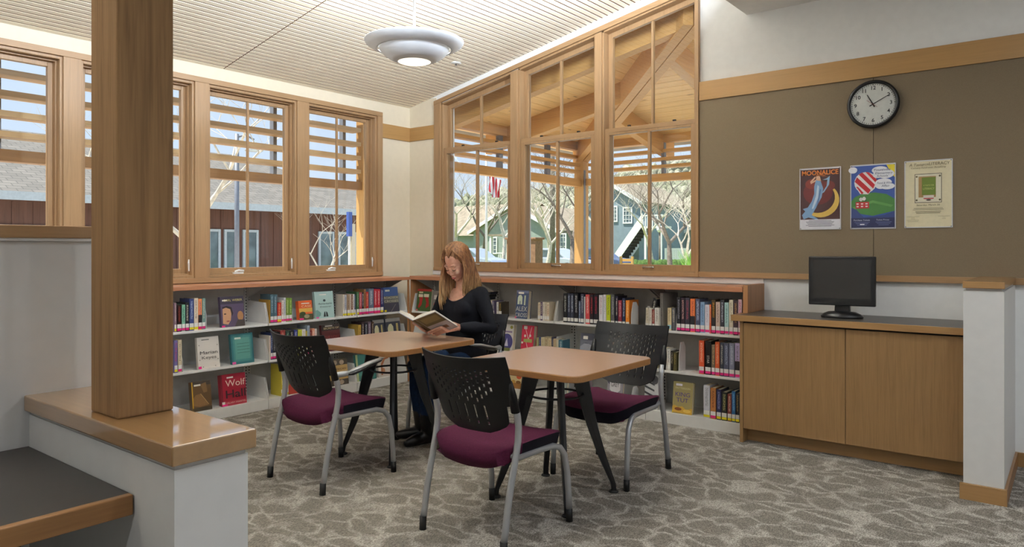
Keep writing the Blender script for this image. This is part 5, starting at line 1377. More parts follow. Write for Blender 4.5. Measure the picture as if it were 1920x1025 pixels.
rl.box(a.x + .9, a.x + 3.9, c.y - 1.92, c.y - 1.82, .92, 1.0)
rl.build('entry_railing', M['white_trim'], h1)
c2 = at_depth(1138, 465, 58)
h2 = thing('blue_house', (c2.x, c2.y + 4, gz), 'two storey blue grey house with an outside stair', 'house')
gable(h2, c2.x - 2.6, c2.x + 2.9, c2.y, c2.y + 9, 5.0, 6.6, M['house_blue'], M['roof_brown'])
for (u, v0, v1, w_) in ((1177, 388, 419, .42), (1150, 386, 416, .40)):
    p = on_y(u, 400, c2.y - .02); D = (p - EYEP).dot(FWD)
    pane_window(h2, p.x - w_, p.x + w_, c2.y - .02, EYE + (465 - v1)*D/FPX, EYE + (465 - v0)*D/FPX, 3, 4)
ys_ = c2.y - 1.4
a = on_y(1152, 482, ys_); b = on_y(1205, 424, ys_)
zb_ = b.z
st = MB(); ns = 14
for k in range(ns):
    x0 = a.x + (b.x - a.x)*k/ns; z0 = gz + (zb_ - gz)*(k + 1)/ns
    st.box(x0, x0 + (b.x - a.x)/ns, ys_, ys_ + 1.1, z0 - .22, z0)
st.build('stair', M['slot'], h2)
for yy in (ys_ - .04, ys_ + 1.1):
    MB().prism([(a.x, gz + .05), (b.x, zb_ + .05), (b.x, zb_ + 1.0), (a.x, gz + 1.0)], 1, yy, yy + .05).build('stair_rail', M['white_trim'] if yy < ys_ else M['house_blue'], h2)
MB().box(b.x, b.x + 1.7, ys_, c2.y, zb_ - .15, zb_).build('landing', M['white_trim'], h2)
ld = MB(); ld.box(b.x, b.x + 1.7, ys_ - .04, ys_ + .02, zb_ + .75, zb_ + .85)
for k in range(9): ld.box(b.x + k*.2, b.x + k*.2 + .06, ys_ - .04, ys_ + .02, zb_, zb_ + .8)
ld.build('landing_rail', M['white_trim'], h2)
for xx in (b.x + .2, b.x + 1.5): MB().box(xx - .07, xx + .07, ys_, ys_ + .14, gz, zb_ - .15).build('landing_post', M['white_trim'], h2)
c3 = at_depth(1318, 465, 62)
h3 = thing('grey_house', (c3.x, c3.y + 4, gz), 'grey house with white gable at the right of the tallest window', 'house')
gable(h3, c3.x - 2.6, c3.x + 4, c3.y, c3.y + 7, 2.2, 3.8, M['house_green'], M['roof_brown'])
def car(u, dist, length, rgb, label, van=False):
    p = at_depth(u, 465, dist)
    m = plain('car_paint_%d' % rgb[0], rgb, .25, .3, .02, spec=.8)
    t = thing('parked_car', (p.x, p.y, gz), label, 'car', 'cars parked beyond the porch')
    l = length/2; H = 1.48 if not van else 1.75
    body = [(-l, .30), (l, .30), (l, .62), (l - .15, .78), (l*.55, .92), (-l*.86, .96), (-l, .80)]
    MB().prism([(p.x + a_, gz + b_) for a_, b_ in body], 1, p.y - .85, p.y + .85).build('body', m, t, bevel=.05)
    cab = [(-l*.84, .92), (l*.58, .90), (l*.22, H - .06), (l*.05, H), (-l*.5, H), (-l*.72, H - .12)]
    MB().prism([(p.x + a_, gz + b_) for a_, b_ in cab], 1, p.y - .72, p.y + .72).build('cabin', m, t, bevel=.05)
    gls = [(-l*.70, .97), (l*.46, .96), (l*.19, H - .12), (-l*.50, H - .10), (-l*.66, H - .18)]
    MB().prism([(p.x + a_, gz + b_) for a_, b_ in gls], 1, p.y - .735, p.y + .735).build('side_window', M['far_glass'], t)
    for sx in (-.62, .62):
        w_ = MB()
        w_.prism([(p.x + sx*l + .33*math.cos(6.283*k/18), gz + .33 + .33*math.sin(6.283*k/18)) for k in range(18)], 1, p.y - .88, p.y + .88)
        w_.build('wheel_pair', M['tyre'], t)
car(886, 44, 4.6, (176, 186, 204), 'silver blue car parked behind the reader\'s head')
car(1042, 42, 4.4, (188, 194, 204), 'silver car parked behind the brick pillar')
car(1118, 45, 4.4, (92, 106, 140), 'dark blue car parked behind the porch post')
car(1222, 72, 3.9, (232, 232, 230), 'white van parked near the stair', True)
def pillar(u, dist, w_, label):
    p = at_depth(u, 465, dist)
    t = thing('gate_pillar', (p.x, p.y, gz), label, 'pillar', 'brown gate pillars')
    zt_ = EYE + (465 - 449)*dist/FPX
    MB().box(p.x - w_, p.x + w_, p.y - w_, p.y + w_, gz, zt_).build('shaft', M['brick'], t)
    MB().box(p.x - w_ - .07, p.x + w_ + .07, p.y - w_ - .07, p.y + w_ + .07, zt_, zt_ + .10).build('cap', M['brick'], t, bevel=.02)
pillar(1001, 34, .30, 'brown gate pillar with a wide cap in the middle window'); pillar(966, 35, .30, 'brown gate pillar half hidden by the window mullion')
p = at_depth(912, 465, 30)
fp = thing('flagpole', (p.x, p.y, gz), 'white flagpole with a drooping striped flag', 'flagpole')
MB().tube([(p.x, p.y, gz), (p.x, p.y, 7.0)], [.06, .04], 8).build('pole', M['white_trim'], fp, smooth=True)
zf = EYE + (465 - 326)*30/FPX
fl = MB(); n = 13
for k in range(n):
    V = []
    for r in range(9):
        f = r/8; x = (.10 + .52*(k/(n-1)))*(1 - .25*f) + .05*math.sin(k*1.3 + f*3); y = .08*math.sin(k*1.1 + f*2)
        z = zf - .30*(k/(n-1))**1.3 - f*(.85 - .35*abs(k/(n-1) - .55))
        q_ = Vector((p.x, p.y, 0)) + RGT*x + FWD*y
        V.append((q_.x, q_.y, z))
        x2 = (.10 + .52*((k+1)/(n-1)))*(1 - .25*f) + .05*math.sin((k+1)*1.3 + f*3); y2 = .08*math.sin((k+1)*1.1 + f*2)
        z2 = zf - .30*((k+1)/(n-1))**1.3 - f*(.85 - .35*abs((k+1)/(n-1) - .55))
        q_ = Vector((p.x, p.y, 0)) + RGT*x2 + FWD*y2
        V.append((q_.x, q_.y, z2))
    fl.add(V, [(2*r, 2*r+1, 2*r+3, 2*r+2) for r in range(8)], k % 2)
fl.build('flag', [ink((200, 52, 62)), ink((236, 232, 232))], fp, recalc=False, smooth=True)
p = at_depth(1036, 465, 33); up = thing('utility_pole', (p.x, p.y, gz), 'dark utility pole behind the middle window', 'pole')
MB().tube([(p.x, p.y, gz), (p.x, p.y, 8.0)], [.13, .10], 8).build('pole', M['bark_grey'], up, smooth=True)
MB().box(p.x - .9, p.x + .9, p.y - .06, p.y + .06, 7.1, 7.25).build('crossarm', M['bark_grey'], up)
p = at_depth(1237, 465, 40); gl_ = thing('globe_lamp', (p.x, p.y, gz), 'street lamp with a white globe in the tallest window', 'street lamp')
MB().tube([(p.x, p.y, gz), (p.x, p.y, 2.25)], [.06, .05], 8).build('pole', M['bark_grey'], gl_, smooth=True)
MB().ell((p.x, p.y, 2.42), (.17, .17, .19), 16, 10).build('globe', M['white_trim'], gl_, smooth=True)
p0 = at_depth(1190, 465, 38); 
M['hedge'] = plain('clipped_hedge', (74, 100, 44), .95, var=.4, scale=16)
hd = MB(); rnd = random.Random(9)
for k in range(60):
    u = 1192 + k*2.0; q_ = at_depth(u, 465, 36); hd.ell((q_.x + rnd.uniform(-.1, .1), q_.y, .42 + rnd.uniform(-.04, .06)), (.26, .3, .34), 8, 6)
tag(hd.build('hedge', M['hedge'], smooth=True, recalc=False), 'low clipped hedge along the foot of the tallest window', 'hedge', kind='stuff')
rd = MB()
for k in range(220):
    q_ = at_depth(1284 + rnd.uniform(0, 26), 465, 18 + rnd.uniform(-.6, .6)); h = rnd.uniform(.7, 1.35)
    rd.tube([(q_.x, q_.y, gz), (q_.x + rnd.uniform(-.1, .1), q_.y, h*.6), (q_.x + rnd.uniform(-.25, .25), q_.y + rnd.uniform(-.1, .1), h)], [.012, .010, .002], 3, cap=False)
M['reed'] = plain('fresh_green_leaves', (122, 168, 62), .8, var=.3, scale=8)
tag(rd.build('green_shrub', M['reed'], recalc=False), 'fresh green blades at the right edge of the tallest window', 'shrub', kind='stuff')
p = at_depth(1175, 465, 33); bn = thing('garden_bench', (p.x, p.y, gz), 'pale wooden bench below the outside stair', 'bench')
for s in (-.3, .3): MB().box(p.x + s - .05, p.x + s + .05, p.y - .05, p.y + .05, gz, .98).build('post', M['timber_z'], bn)
for z in (.35, .55, .75): MB().box(p.x - .3, p.x + .3, p.y - .02, p.y + .02, z, z + .12).build('slat', M['timber'], bn)
a = at_depth(1246, 465, 46); b = at_depth(1290, 465, 46)
wf = thing('picket_fence', ((a.x + b.x)/2, (a.y + b.y)/2, gz), 'white fence behind the dark tree trunk', 'fence')
for k in range(12):
    f = k/12; q_ = a.lerp(b, f); r_ = a.lerp(b, f + .075)
    MB().add([(q_.x, q_.y, gz), (r_.x, r_.y, gz), (r_.x, r_.y, 1.36), (q_.x, q_.y, 1.36), (q_.x, q_.y + .05, gz), (r_.x, r_.y + .05, gz), (r_.x, r_.y + .05, 1.36), (q_.x, q_.y + .05, 1.36)],
        [(0,1,2,3),(4,7,6,5),(0,4,5,1),(3,2,6,7),(0,3,7,4),(1,5,6,2)]).build('board', M['white_trim'], wf)

# ================================================================== clock and posters on the olive panel
PYF = YB - .018
CXC, CZC, CR = -1.097, 2.353, .165
ck = thing('wall_clock', (CXC, PYF, CZC), 'round black rimmed wall clock showing ten past eleven', 'clock')
def lathe_y(prof, n=48):
    """profile (r, depth toward the room)"""
    V = [(r*math.cos(2*math.pi*k/n), -d, r*math.sin(2*math.pi*k/n)) for r, d in prof for k in range(n)]
    return MB().add(V, [(i*n+k, i*n+(k+1) % n, (i+1)*n+(k+1) % n, (i+1)*n+k) for i in range(len(prof)-1) for k in range(n)])
lathe_y([(.0005, .001), (CR - .004, .001), (CR, .008), (CR, .034), (CR - .006, .044), (CR - .016, .046), (CR - .022, .036), (CR - .022, .020)]).build('case', M['black'], ck, local=True, smooth=True)
lathe_y([(.0005, .0205), (CR - .021, .0205)]).build('dial', ink((238, 236, 230)), ck, local=True)
for h in range(1, 13):
    a = math.radians(90 - 30*h)
    lettering(ck, str(h), .036, (24, 24, 26), (.112*math.cos(a), -.0215, .112*math.sin(a)), 'numeral', bold=.0006)
tk = MB()
for k in range(60):
    a = math.radians(6*k); r0, r1 = .132, .138; wd = .0018 if k % 5 else .0034
    c, s = math.cos(a), math.sin(a)
    tk.add([(r0*c - wd*s, -.0213, r0*s + wd*c), (r0*c + wd*s, -.0213, r0*s - wd*c), (r1*c + wd*s, -.0213, r1*s - wd*c), (r1*c - wd*s, -.0213, r1*s + wd*c)], [(0, 1, 2, 3)])
tag(tk.build('minute_marks', ink((30, 30, 32)), ck, local=True, recalc=False), kind='stuff')
def hand(ang, l0, l1, w0, w1, y, name, rgb):
    a = math.radians(90 - ang); c, s = math.cos(a), math.sin(a)
    pts = [(-l0, w0), (l1, w1), (l1, -w1), (-l0, -w0)]
    V = [(p*c - q*s, -y, p*s + q*c) for p, q in pts] + [(p*c - q*s, -y - .001, p*s + q*c) for p, q in pts]
    MB().add(V, [(0,1,2,3),(7,6,5,4),(0,4,5,1),(1,5,6,2),(2,6,7,3),(3,7,4,0)]).build(name, ink(rgb), ck, local=True)
hand(332, .022, .078, .0045, .0022, .024, 'hour_hand', (20, 20, 22))
hand(62, .024, .122, .0035, .0018, .026, 'minute_hand', (20, 20, 22))
hand(128, .05, .036, .0010, .0008, .028, 'second_hand', (150, 40, 40))
lathe_y([(.0005, .034), (.06, .0335), (CR - .02, .030)]).build('glass', M['glass'], ck, local=True, smooth=True)

def poster(x0, x1, z0, z1, paper, label, shapes, texts):
    w, h = x1 - x0, z1 - z0
    t = thing('poster', ((x0+x1)/2, PYF, z0), label, 'poster', 'posters on the olive panel')
    MB().box(-w/2, w/2, -.0035, -.0002, 0, h).build('sheet', ink(paper), t, local=True)
    fr = MB(); b = .006
    for (a0, a1, c0, c1) in ((-w/2, w/2, 0, b), (-w/2, w/2, h - b, h), (-w/2, -w/2 + b, b, h - b), (w/2 - b, w/2, b, h - b)):
        fr.box(a0, a1, -.006, -.0035, c0, c1)
    fr.build('clear_edge', ink((206, 208, 214)), t, local=True)
    for sx in (-1, 1):
        for zz in (.008, h - .008):
            MB().ell((sx*(w/2 - .008), -.007, zz), (.004, .003, .004), 8, 5).build('push_pin', M['chrome'], t, local=True, smooth=True)
    art(t, w, h, shapes, 'printed_picture', y=-.0042)
    for s in texts:
        st, size, col, cx, cz = s[:5]; kw = dict(s[5]) if len(s) > 5 else {}
        if 'width' in kw: kw['width'] *= w
        lettering(t, st, size*h, col, ((cx - .5)*w, -.0085, cz*h), 'lettering', **kw)
    return t
def crescent(cx, cz, r, a0, a1, off, n=16):
    o = [(cx + r*math.cos(math.radians(a0 + (a1-a0)*k/n)), cz + .62*r*math.sin(math.radians(a0 + (a1-a0)*k/n))) for k in range(n+1)]
    i = [(cx + off[0] + r*.93*math.cos(math.radians(a1 + (a0-a1)*k/n)), cz + off[1] + .62*r*.90*math.sin(math.radians(a1 + (a0-a1)*k/n))) for k in range(1, n)]
    return o + i
def lines(x0, x1, z0, n, dz, col, th=.006):
    L = []
    rr = random.Random(int(z0*1000))
    for k in range(n):
        q = rr.uniform(0, .1)
        L.append(('r', x0 + q, x1 - q, z0 - k*dz, z0 - k*dz + th, col))
    return L
poster(-1.592, -1.308, 1.494, 1.942, (232, 230, 236), 'leftmost poster with MOONALICE above a crescent moon',
    [('r', .02, .98, .165, .975, (58, 22, 26)), ('e', .45, .60, .36, .20, (96, 26, 28)), ('e', .30, .74, .16, .08, (120, 40, 30)), ('e', .72, .70, .14, .08, (104, 34, 30)),
     ('p', crescent(.52, .47, .44, -150, 42, (-.07, .045)), (222, 186, 92)),
     ('p', [(.40,.80),(.52,.78),(.58,.66),(.54,.52),(.44,.40),(.36,.30),(.30,.24),(.46,.17),(.40,.165),(.22,.20),(.10,.17),(.06,.24),(.14,.30),(.08,.34),(.20,.36),(.30,.46),(.36,.58),(.36,.70)], (128, 164, 204)),
     ('p', [(.44,.72),(.48,.70),(.46,.52),(.34,.34),(.30,.34),(.40,.54)], (196, 214, 232)), ('p', [(.50,.66),(.53,.64),(.47,.44),(.40,.34),(.44,.46)], (88, 122, 170)),
     ('p', [(.56,.80),(.66,.82),(.74,.86),(.72,.72),(.60,.60),(.54,.58),(.66,.70),(.68,.80)], (150, 184, 214)),
     ('p', [(.40,.80),(.42,.86),(.50,.86),(.53,.78)], (224, 180, 150)), ('p', [(.40,.78),(.28,.74),(.26,.78),(.38,.86),(.40,.84),(.32,.78),(.40,.81)], (224, 180, 150)), ('e', .45, .845, .045, .028, (228, 186, 156)),
     ('p', [(.38,.86),(.44,.90),(.56,.90),(.66,.86),(.58,.85),(.50,.87)], (150, 84, 40)), ('r', .02, .98, .02, .165, (228, 228, 236))] + lines(.15, .85, .14, 6, .018, (110, 112, 130), .008),
    [('MOONALICE', .105, (226, 132, 60), .5, .915, {'width': .88, 'bold': .001})])
hill = [(.0, .42), (.1, .50), (.3, .555), (.55, .56), (.8, .53), (.98, .45), (.98, .27), (.5, .20), (.02, .26)]
st = []
for k in range(4):
    a = -.02 + k*.17
    st.append(('p', [(.10 + a*.5, .80 - k*.05 + .05), (.16 + a*.5, .86 - k*.04), (.50 + a*.25 - .03*k, .66 - k*.035 + .04), (.47 + a*.25 - .05*k, .625 - k*.03 + .02)], (184, 30, 44)))
poster(-1.246, -.959, 1.494, 1.942, (226, 228, 236), 'middle poster with a striped hot-air balloon over a green hill',
    [('r', .02, .98, .02, .98, (52, 82, 158)), ('p', [(.80,.98),(.98,.98),(.98,.78),(.90,.84)], (234, 214, 60)), ('p', hill, (66, 122, 58)), ('p', [(.02,.17),(.98,.17),(.98,.27),(.75,.21),(.3,.18),(.14,.30),(.02,.34)], (44, 62, 120)), ('p', [(.05,.34),(.5,.44),(.95,.36),(.9,.33),(.5,.40),(.1,.31)], (96, 152, 80)),
     ('e', .34, .72, .25, .165, (236, 232, 232)), ('p', [(.12,.66),(.56,.66),(.40,.535),(.22,.545)], (236, 232, 232))]
    + [('p', [(.10,.74),(.15,.81),(.46,.60),(.40,.545)], (184, 30, 44)), ('p', [(.19,.85),(.27,.88),(.55,.68),(.51,.62)], (184, 30, 44)), ('p', [(.34,.885),(.42,.875),(.59,.76),(.58,.70)], (184, 30, 44)), ('p', [(.13,.66),(.17,.66),(.30,.56),(.26,.54)], (184, 30, 44)),
     ('r', .12, .42, .32, .42, (184, 40, 48))] + [('r', .14 + .1*(k % 3), .19 + .1*(k % 3), .34 + .04*(k // 3), .36 + .04*(k // 3), (236, 228, 226)) for k in range(6)] + [('r', .20, .215, .42, .50, (40, 40, 44)), ('r', .34, .355, .42, .50, (40, 40, 44)), ('e', .24, .46, .04, .03, (206, 206, 206)), ('e', .31, .47, .04, .03, (220, 220, 220)),
     ('e', .66, .90, .18, .06, (238, 240, 246)), ('e', .78, .84, .19, .07, (238, 240, 246)), ('e', .62, .83, .12, .05, (238, 240, 246)), ('e', .74, .71, .18, .06, (238, 240, 246)), ('e', .82, .65, .16, .05, (238, 240, 246)), ('e', .68, .66, .12, .05, (238, 240, 246)), ('e', .06, .92, .10, .05, (238, 240, 246)),
     ('r', .02, .98, .02, .17, (26, 34, 78)), ('r', .22, .32, .06, .08, (230, 230, 236))] + lines(.08, .45, .10, 3, .022, (120, 130, 176), .006) + lines(.55, .93, .10, 3, .022, (120, 130, 176), .006),
    [('Yountville', .052, (60, 70, 110), .70, .905, {'width': .36, 'shear': .2}), ('Elementary', .048, (60, 70, 110), .74, .855, {'width': .38, 'shear': .2}), ("Schools'", .046, (60, 70, 110), .72, .810, {'width': .26, 'shear': .2}), ('Food & Wine', .046, (60, 70, 110), .76, .70, {'width': .32, 'shear': .2}), ('Affair', .046, (60, 70, 110), .78, .655, {'width': .18, 'shear': .2}),
     ('Purchase Tickets', .034, (206, 210, 228), .26, .135, {'width': .36}), ('Ticket Prices', .034, (206, 210, 228), .72, .135, {'width': .28})])
CR_ = (222, 212, 178)
poster(-.907, -.627, 1.496, 1.945, (222, 212, 178), 'rightmost cream poster with A Taste for LITERACY above a green book',
    [('r', .22, .78, .37, .80, (60, 50, 36)), ('r', .232, .768, .378, .792, (226, 220, 196)), ('r', .30, .66, .45, .76, (164, 130, 84)), ('r', .37, .655, .485, .745, (104, 124, 44)), ('r', .40, .62, .44, .48, (214, 206, 196)), ('p', [(.42,.44),(.60,.44),(.57,.40),(.46,.40)], (206, 200, 190)), ('p', [(.40,.44),(.62,.44),(.61,.425),(.41,.425)], (170, 40, 44)), ('e', .51, .41, .05, .012, (60, 40, 36))]
    + [('e', a, b, .022, .014, (90, 80, 50)) for a, b in ((.26,.41),(.74,.41),(.26,.76),(.74,.76))] + lines(.14, .86, .285, 2, .020, (130, 120, 90), .006) + lines(.20, .80, .235, 2, .020, (100, 92, 66), .007) + lines(.05, .32, .165, 5, .018, (166, 156, 122), .005) + lines(.70, .95, .165, 3, .018, (166, 156, 122), .005),
    [('A Taste', .058, (92, 78, 46), .25, .935, {'width': .30, 'shear': .25}), ('FOR', .040, (92, 78, 46), .46, .932, {'width': .11}), ('LITERACY', .062, (92, 78, 46), .73, .940, {'width': .42}), ('Culinary Fundraiser Benefiting', .034, (120, 108, 70), .5, .890, {'width': .72, 'shear': .2}),
     ('A TASTE FOR', .030, (206, 214, 130), .512, .625, {'width': .22}), ('LITERACY', .042, (206, 214, 130), .512, .575, {'width': .24}), ('Saturday, March 20', .036, (96, 84, 52), .5, .335, {'width': .48, 'shear': .1})])

# ================================================================== the reading woman
def skin_mat():
    m, nt, b = new_mat('skin')
    mp = coords(nt, (1, 1, 1)); n = noise(nt, mp.outputs[0], 30, 3)
    r = ramp(nt, n.outputs['Fac'], [(.35, srgb((214, 160, 138))), (.65, srgb((232, 184, 162)))])
    nt.links.new(r.outputs[0], b.inputs['Base Color']); b.inputs['Roughness'].default_value = .5
    b.inputs['Subsurface Weight'].default_value = .12; b.inputs['Subsurface Radius'].default_value = (.02, .008, .005); b.inputs['Subsurface Scale'].default_value = .4
    return m
def hair_mat():
    m, nt, b = new_mat('strawberry_blond_hair')
    tc = nt.nodes.new('ShaderNodeTexCoord')
    mp = nt.nodes.new('ShaderNodeMapping'); mp.inputs['Scale'].default_value = (90, 90, 7); nt.links.new(tc.outputs['Object'], mp.inputs['Vector'])
    n = noise(nt, mp.outputs[0], 1.0, 4, .4)
    sp = nt.nodes.new('ShaderNodeSeparateXYZ'); nt.links.new(tc.outputs['Generated'], sp.inputs[0])
    r1 = ramp(nt, n.outputs['Fac'], [(.32, srgb((92, 60, 40))), (.5, srgb((142, 98, 64))), (.68, srgb((184, 138, 96)))])
    r2 = ramp(nt, n.outputs['Fac'], [(.32, srgb((140, 108, 68))), (.5, srgb((196, 162, 114))), (.68, srgb((232, 208, 164)))])
    rg = ramp(nt, sp.outputs['Z'], [(.10, (1, 1, 1)), (.55, (0, 0, 0))])
    mx = nt.nodes.new('ShaderNodeMix'); mx.data_type = 'RGBA'
    nt.links.new(rg.outputs[0], mx.inputs[0]); nt.links.new(r1.outputs[0], mx.inputs[6]); nt.links.new(r2.outputs[0], mx.inputs[7])
    nt.links.new(mx.outputs[2], b.inputs['Base Color']); b.inputs['Roughness'].default_value = .42
    return m
M['skin'] = skin_mat(); M['hair'] = hair_mat()
M['sweater'] = plain('black_navy_knit', (15, 17, 25), .85, var=.2, scale=140, spec=.2, bmp=.2)
M['denim'] = plain('dark_blue_denim', (26, 46, 78), .85, var=.2, scale=60, spec=.15, bmp=.15)
M['boot'] = plain('black_leather', (16, 16, 18), .35, var=.15, scale=30)
def V3(*a): return Vector(a)
def loft(mb, rings, n=20):
    """rings: (centre, half width vector, half depth vector, exponent)"""
    vs = []
    for c, a, b, e in rings:
        for k in range(n):
            t = 2*math.pi*k/n; cs, sn = math.cos(t), math.sin(t)
            x = math.copysign(abs(cs)**e, cs); y = math.copysign(abs(sn)**e, sn)
            vs.append(c + a*x + b*y)
    m = len(rings)
    fs = [(i*n+k, i*n+(k+1) % n, (i+1)*n+(k+1) % n, (i+1)*n+k) for i in range(m-1) for k in range(n)]
    fs += [tuple(range(n))[::-1], tuple((m-1)*n+k for k in range(n))]
    return mb.add(vs, fs)
def ball(mb, c, r):
    r = (r, r, r) if not isinstance(r, (tuple, list)) else r
    return mb.ell(c, r, 16, 10)
def capsule(mb, pts, rad, n=14):
    mb.tube(pts, rad, n)
    for p, r in zip(pts, rad): ball(mb, p, r*.995)
    return mb
def melt(mb, name, mat, voxel, smooth=6, parent=None):
    """union of overlapping solids turned into one continuous surface"""
    tmp = mb.build(name, mat, None, local=True, recalc=True)
    rm = tmp.modifiers.new('remesh', 'REMESH'); rm.mode = 'VOXEL'; rm.voxel_size = voxel; rm.use_smooth_shade = True
    sm = tmp.modifiers.new('smooth', 'SMOOTH'); sm.factor = .5; sm.iterations = smooth
    dg = bpy.context.evaluated_depsgraph_get(); dg.update()
    m = bpy.data.meshes.new_from_object(tmp.evaluated_get(dg))
    m.materials.clear(); m.materials.append(mat)
    m.polygons.foreach_set('use_smooth', [True]*len(m.polygons))
    bpy.data.objects.remove(tmp)
    o = bpy.data.objects.new(name, m); COL.objects.link(o)
    if parent is not None: o.parent = parent; o.location = -Vector(world_loc(parent))
    return o
PB = V3(-3.505, 3.87, 0)
woman = thing('person', (PB.x, PB.y, .46), 'seated woman with long fair hair, black sweater and jeans, reading a book', 'person')
# joints
HIP = V3(-3.505, 3.895, .545); CH = V3(-3.505, 3.875, .92); SHL = V3(-3.505, 3.880, 1.045); NK = V3(-3.503, 3.868, 1.085)
HD = V3(-3.497, 3.800, 1.252)
sh = {1: V3(-3.338, 3.885, 1.030), -1: V3(-3.672, 3.885, 1.030)}
el = {1: V3(-3.242, 3.885, .800), -1: V3(-3.752, 3.835, .805)}
wr = {1: V3(-3.385, 3.712, .803), -1: V3(-3.690, 3.690, .788)}
hp = {1: V3(-3.420, 3.89, .545), -1: V3(-3.590, 3.89, .545)}
kn = {1: V3(-3.475, 3.485, .535), -1: V3(-3.600, 3.500, .540)}
an = {1: V3(-3.552, 3.560, .10), -1: V3(-3.618, 3.570, .115)}
# head frame: looking down to the book, turned a little away
yaw_h, pit = math.radians(-3), math.radians(36)
f0 = V3(-math.sin(yaw_h), -math.cos(yaw_h), 0)
HF = (f0*math.cos(pit) + V3(0, 0, -1)*math.sin(pit)).normalized()
HS = V3(0, 0, 1).cross(f0).normalized() * -1.0          # her left is +x
if HS.x < 0: HS = -HS
HU = HS.cross(HF) if HS.cross(HF).z > 0 else HF.cross(HS)
def hp_(s, f, u): return HD + HS*s + HF*f + HU*u
def oriented_ell(mb, c, rs, rf, ru, n=22, nv=14):
    vs = []; fs = []
    for j in range(nv+1):
        t = math.pi*j/nv
        for k in range(n):
            a = 2*math.pi*k/n
            vs.append(c + HS*(rs*math.sin(t)*math.cos(a)) + HF*(rf*math.sin(t)*math.sin(a)) + HU*(ru*math.cos(t)))
    for j in range(nv):
        for k in range(n): fs.append((j*n+k, (j+1)*n+k, (j+1)*n+(k+1) % n, j*n+(k+1) % n))
    return mb.add(vs, fs)
# ---------------- body (one continuous skin)
bd = MB()
oriented_ell(bd, hp_(0, -.018, .035), .072, .090, .086)          # skull
oriented_ell(bd, hp_(0, .030, -.030), .058, .056, .078)          # face
oriented_ell(bd, hp_(0, .034, -.072), .042, .042, .042)          # jaw
oriented_ell(bd, hp_(0, .064, -.098), .018, .016, .015)          # chin
for s in (-1, 1):
    oriented_ell(bd, hp_(s*.034, .060, -.030), .024, .022, .024) # cheek
    oriented_ell(bd, hp_(s*.026, .066, .024), .028, .013, .012)  # brow
    oriented_ell(bd, hp_(s*.0105, .087, -.035), .0070, .0075, .0060)
    oriented_ell(bd, hp_(s*.030, .070, .004), .0155, .0140, .0105) # lid over the eye
    oriented_ell(bd, hp_(s*.073, -.010, -.012), .008, .018, .028)
bd.tube([hp_(0, .080, .012), hp_(0, .088, -.012), hp_(0, .097, -.030)], [.0060, .0068, .0080], 10)   # nose
oriented_ell(bd, hp_(0, .094, -.033), .0088, .0095, .0078)
oriented_ell(bd, hp_(0, .080, -.064), .021, .012, .012)          # mouth area
capsule(bd, [hp_(0, -.030, -.06), NK + V3(0, .004, .02), NK + V3(0, .010, -.03)], [.048, .047, .056])
def torso(mb, g):
    X, Y = V3(1, 0, 0), V3(0, 1, 0)
    loft(mb, [(HIP + V3(0, .01, -.05), X*(.168+g), Y*(.118+g), .85), (HIP + V3(0, 0, .05), X*(.172+g), Y*(.116+g), .85), (V3(-3.505, 3.895, .70), X*(.138+g), Y*(.098+g), .9),
              (V3(-3.505, 3.885, .80), X*(.134+g), Y*(.098+g), .9), (V3(-3.505, 3.875, .90), X*(.150+g), Y*(.108+g), .9), (V3(-3.505, 3.880, .98), X*(.160+g), Y*(.102+g), .85), (V3(-3.505, 3.885, 1.035), X*(.158+g), Y*(.080+g), .85), (V3(-3.505, 3.885, 1.068), X*(.105+g), Y*(.055+g), .9)], 24)
    for s in (-1, 1): ball(mb, V3(-3.505 + s*.066, 3.808, .930), (.066+g, .052+g, .062+g))
torso(bd, -.012)
for s in (-1, 1):
    capsule(bd, [sh[s], sh[s].lerp(el[s], .5), el[s], el[s].lerp(wr[s], .45), wr[s]], [.040, .036, .030, .030, .022])
    capsule(bd, [hp[s], kn[s], kn[s].lerp(an[s], .35), an[s]], [.070, .046, .044, .032])
# hands
def hand_(s, W, K, tips, wdir, thumb):
    """W wrist, K knuckle-row centre, wdir across the knuckles, tips: (bend point offset, tip offset) per finger"""
    d = (K - W)
    for i, w in enumerate((-.022, .0, .020, .0)):
        pass
    offs = (.030, .0105, -.009, -.027)
    for i, o in enumerate(offs):
        k = K + wdir*o
        capsule(bd, [W + wdir*(o*.45), W.lerp(k, .55), k], [.0150, .0125, .0100], 10)
        mid, tip = tips[i]
        capsule(bd, [k, k + mid, k + mid + (tip - mid)*.55, k + tip], [.0098, .0088, .0080, .0068], 10)
    capsule(bd, [W + wdir*.012 + d*.15, W + thumb[0], W + thumb[1], W + thumb[2]], [.0150, .0118, .0098, .0078], 10)
HANDS = []
# the open book in her hands (also fixes where the fingers lie)
SBk = on_z(818, 627, .772)
s_ = V3(-.009, -.2105, .114); wL = V3(.180, .028, .066); wR = V3(-.165, .020, .045)
sN = s_.normalized(); wLn = wL.normalized(); wRn = wR.normalized()
nL = sN.cross(wLn); nL = nL if nL.z < 0 else -nL
nR = sN.cross(wRn); nR = nR if nR.z < 0 else -nR
def onL(a, b, c): return SBk + sN*a + wLn*b + nL*c
def onR(a, b, c): return SBk + sN*a + wRn*b + nR*c
def finger(pts, r=.0088):
    capsule(bd, pts, [r*1.12, r*1.02, r*.94, r*.80], 10)
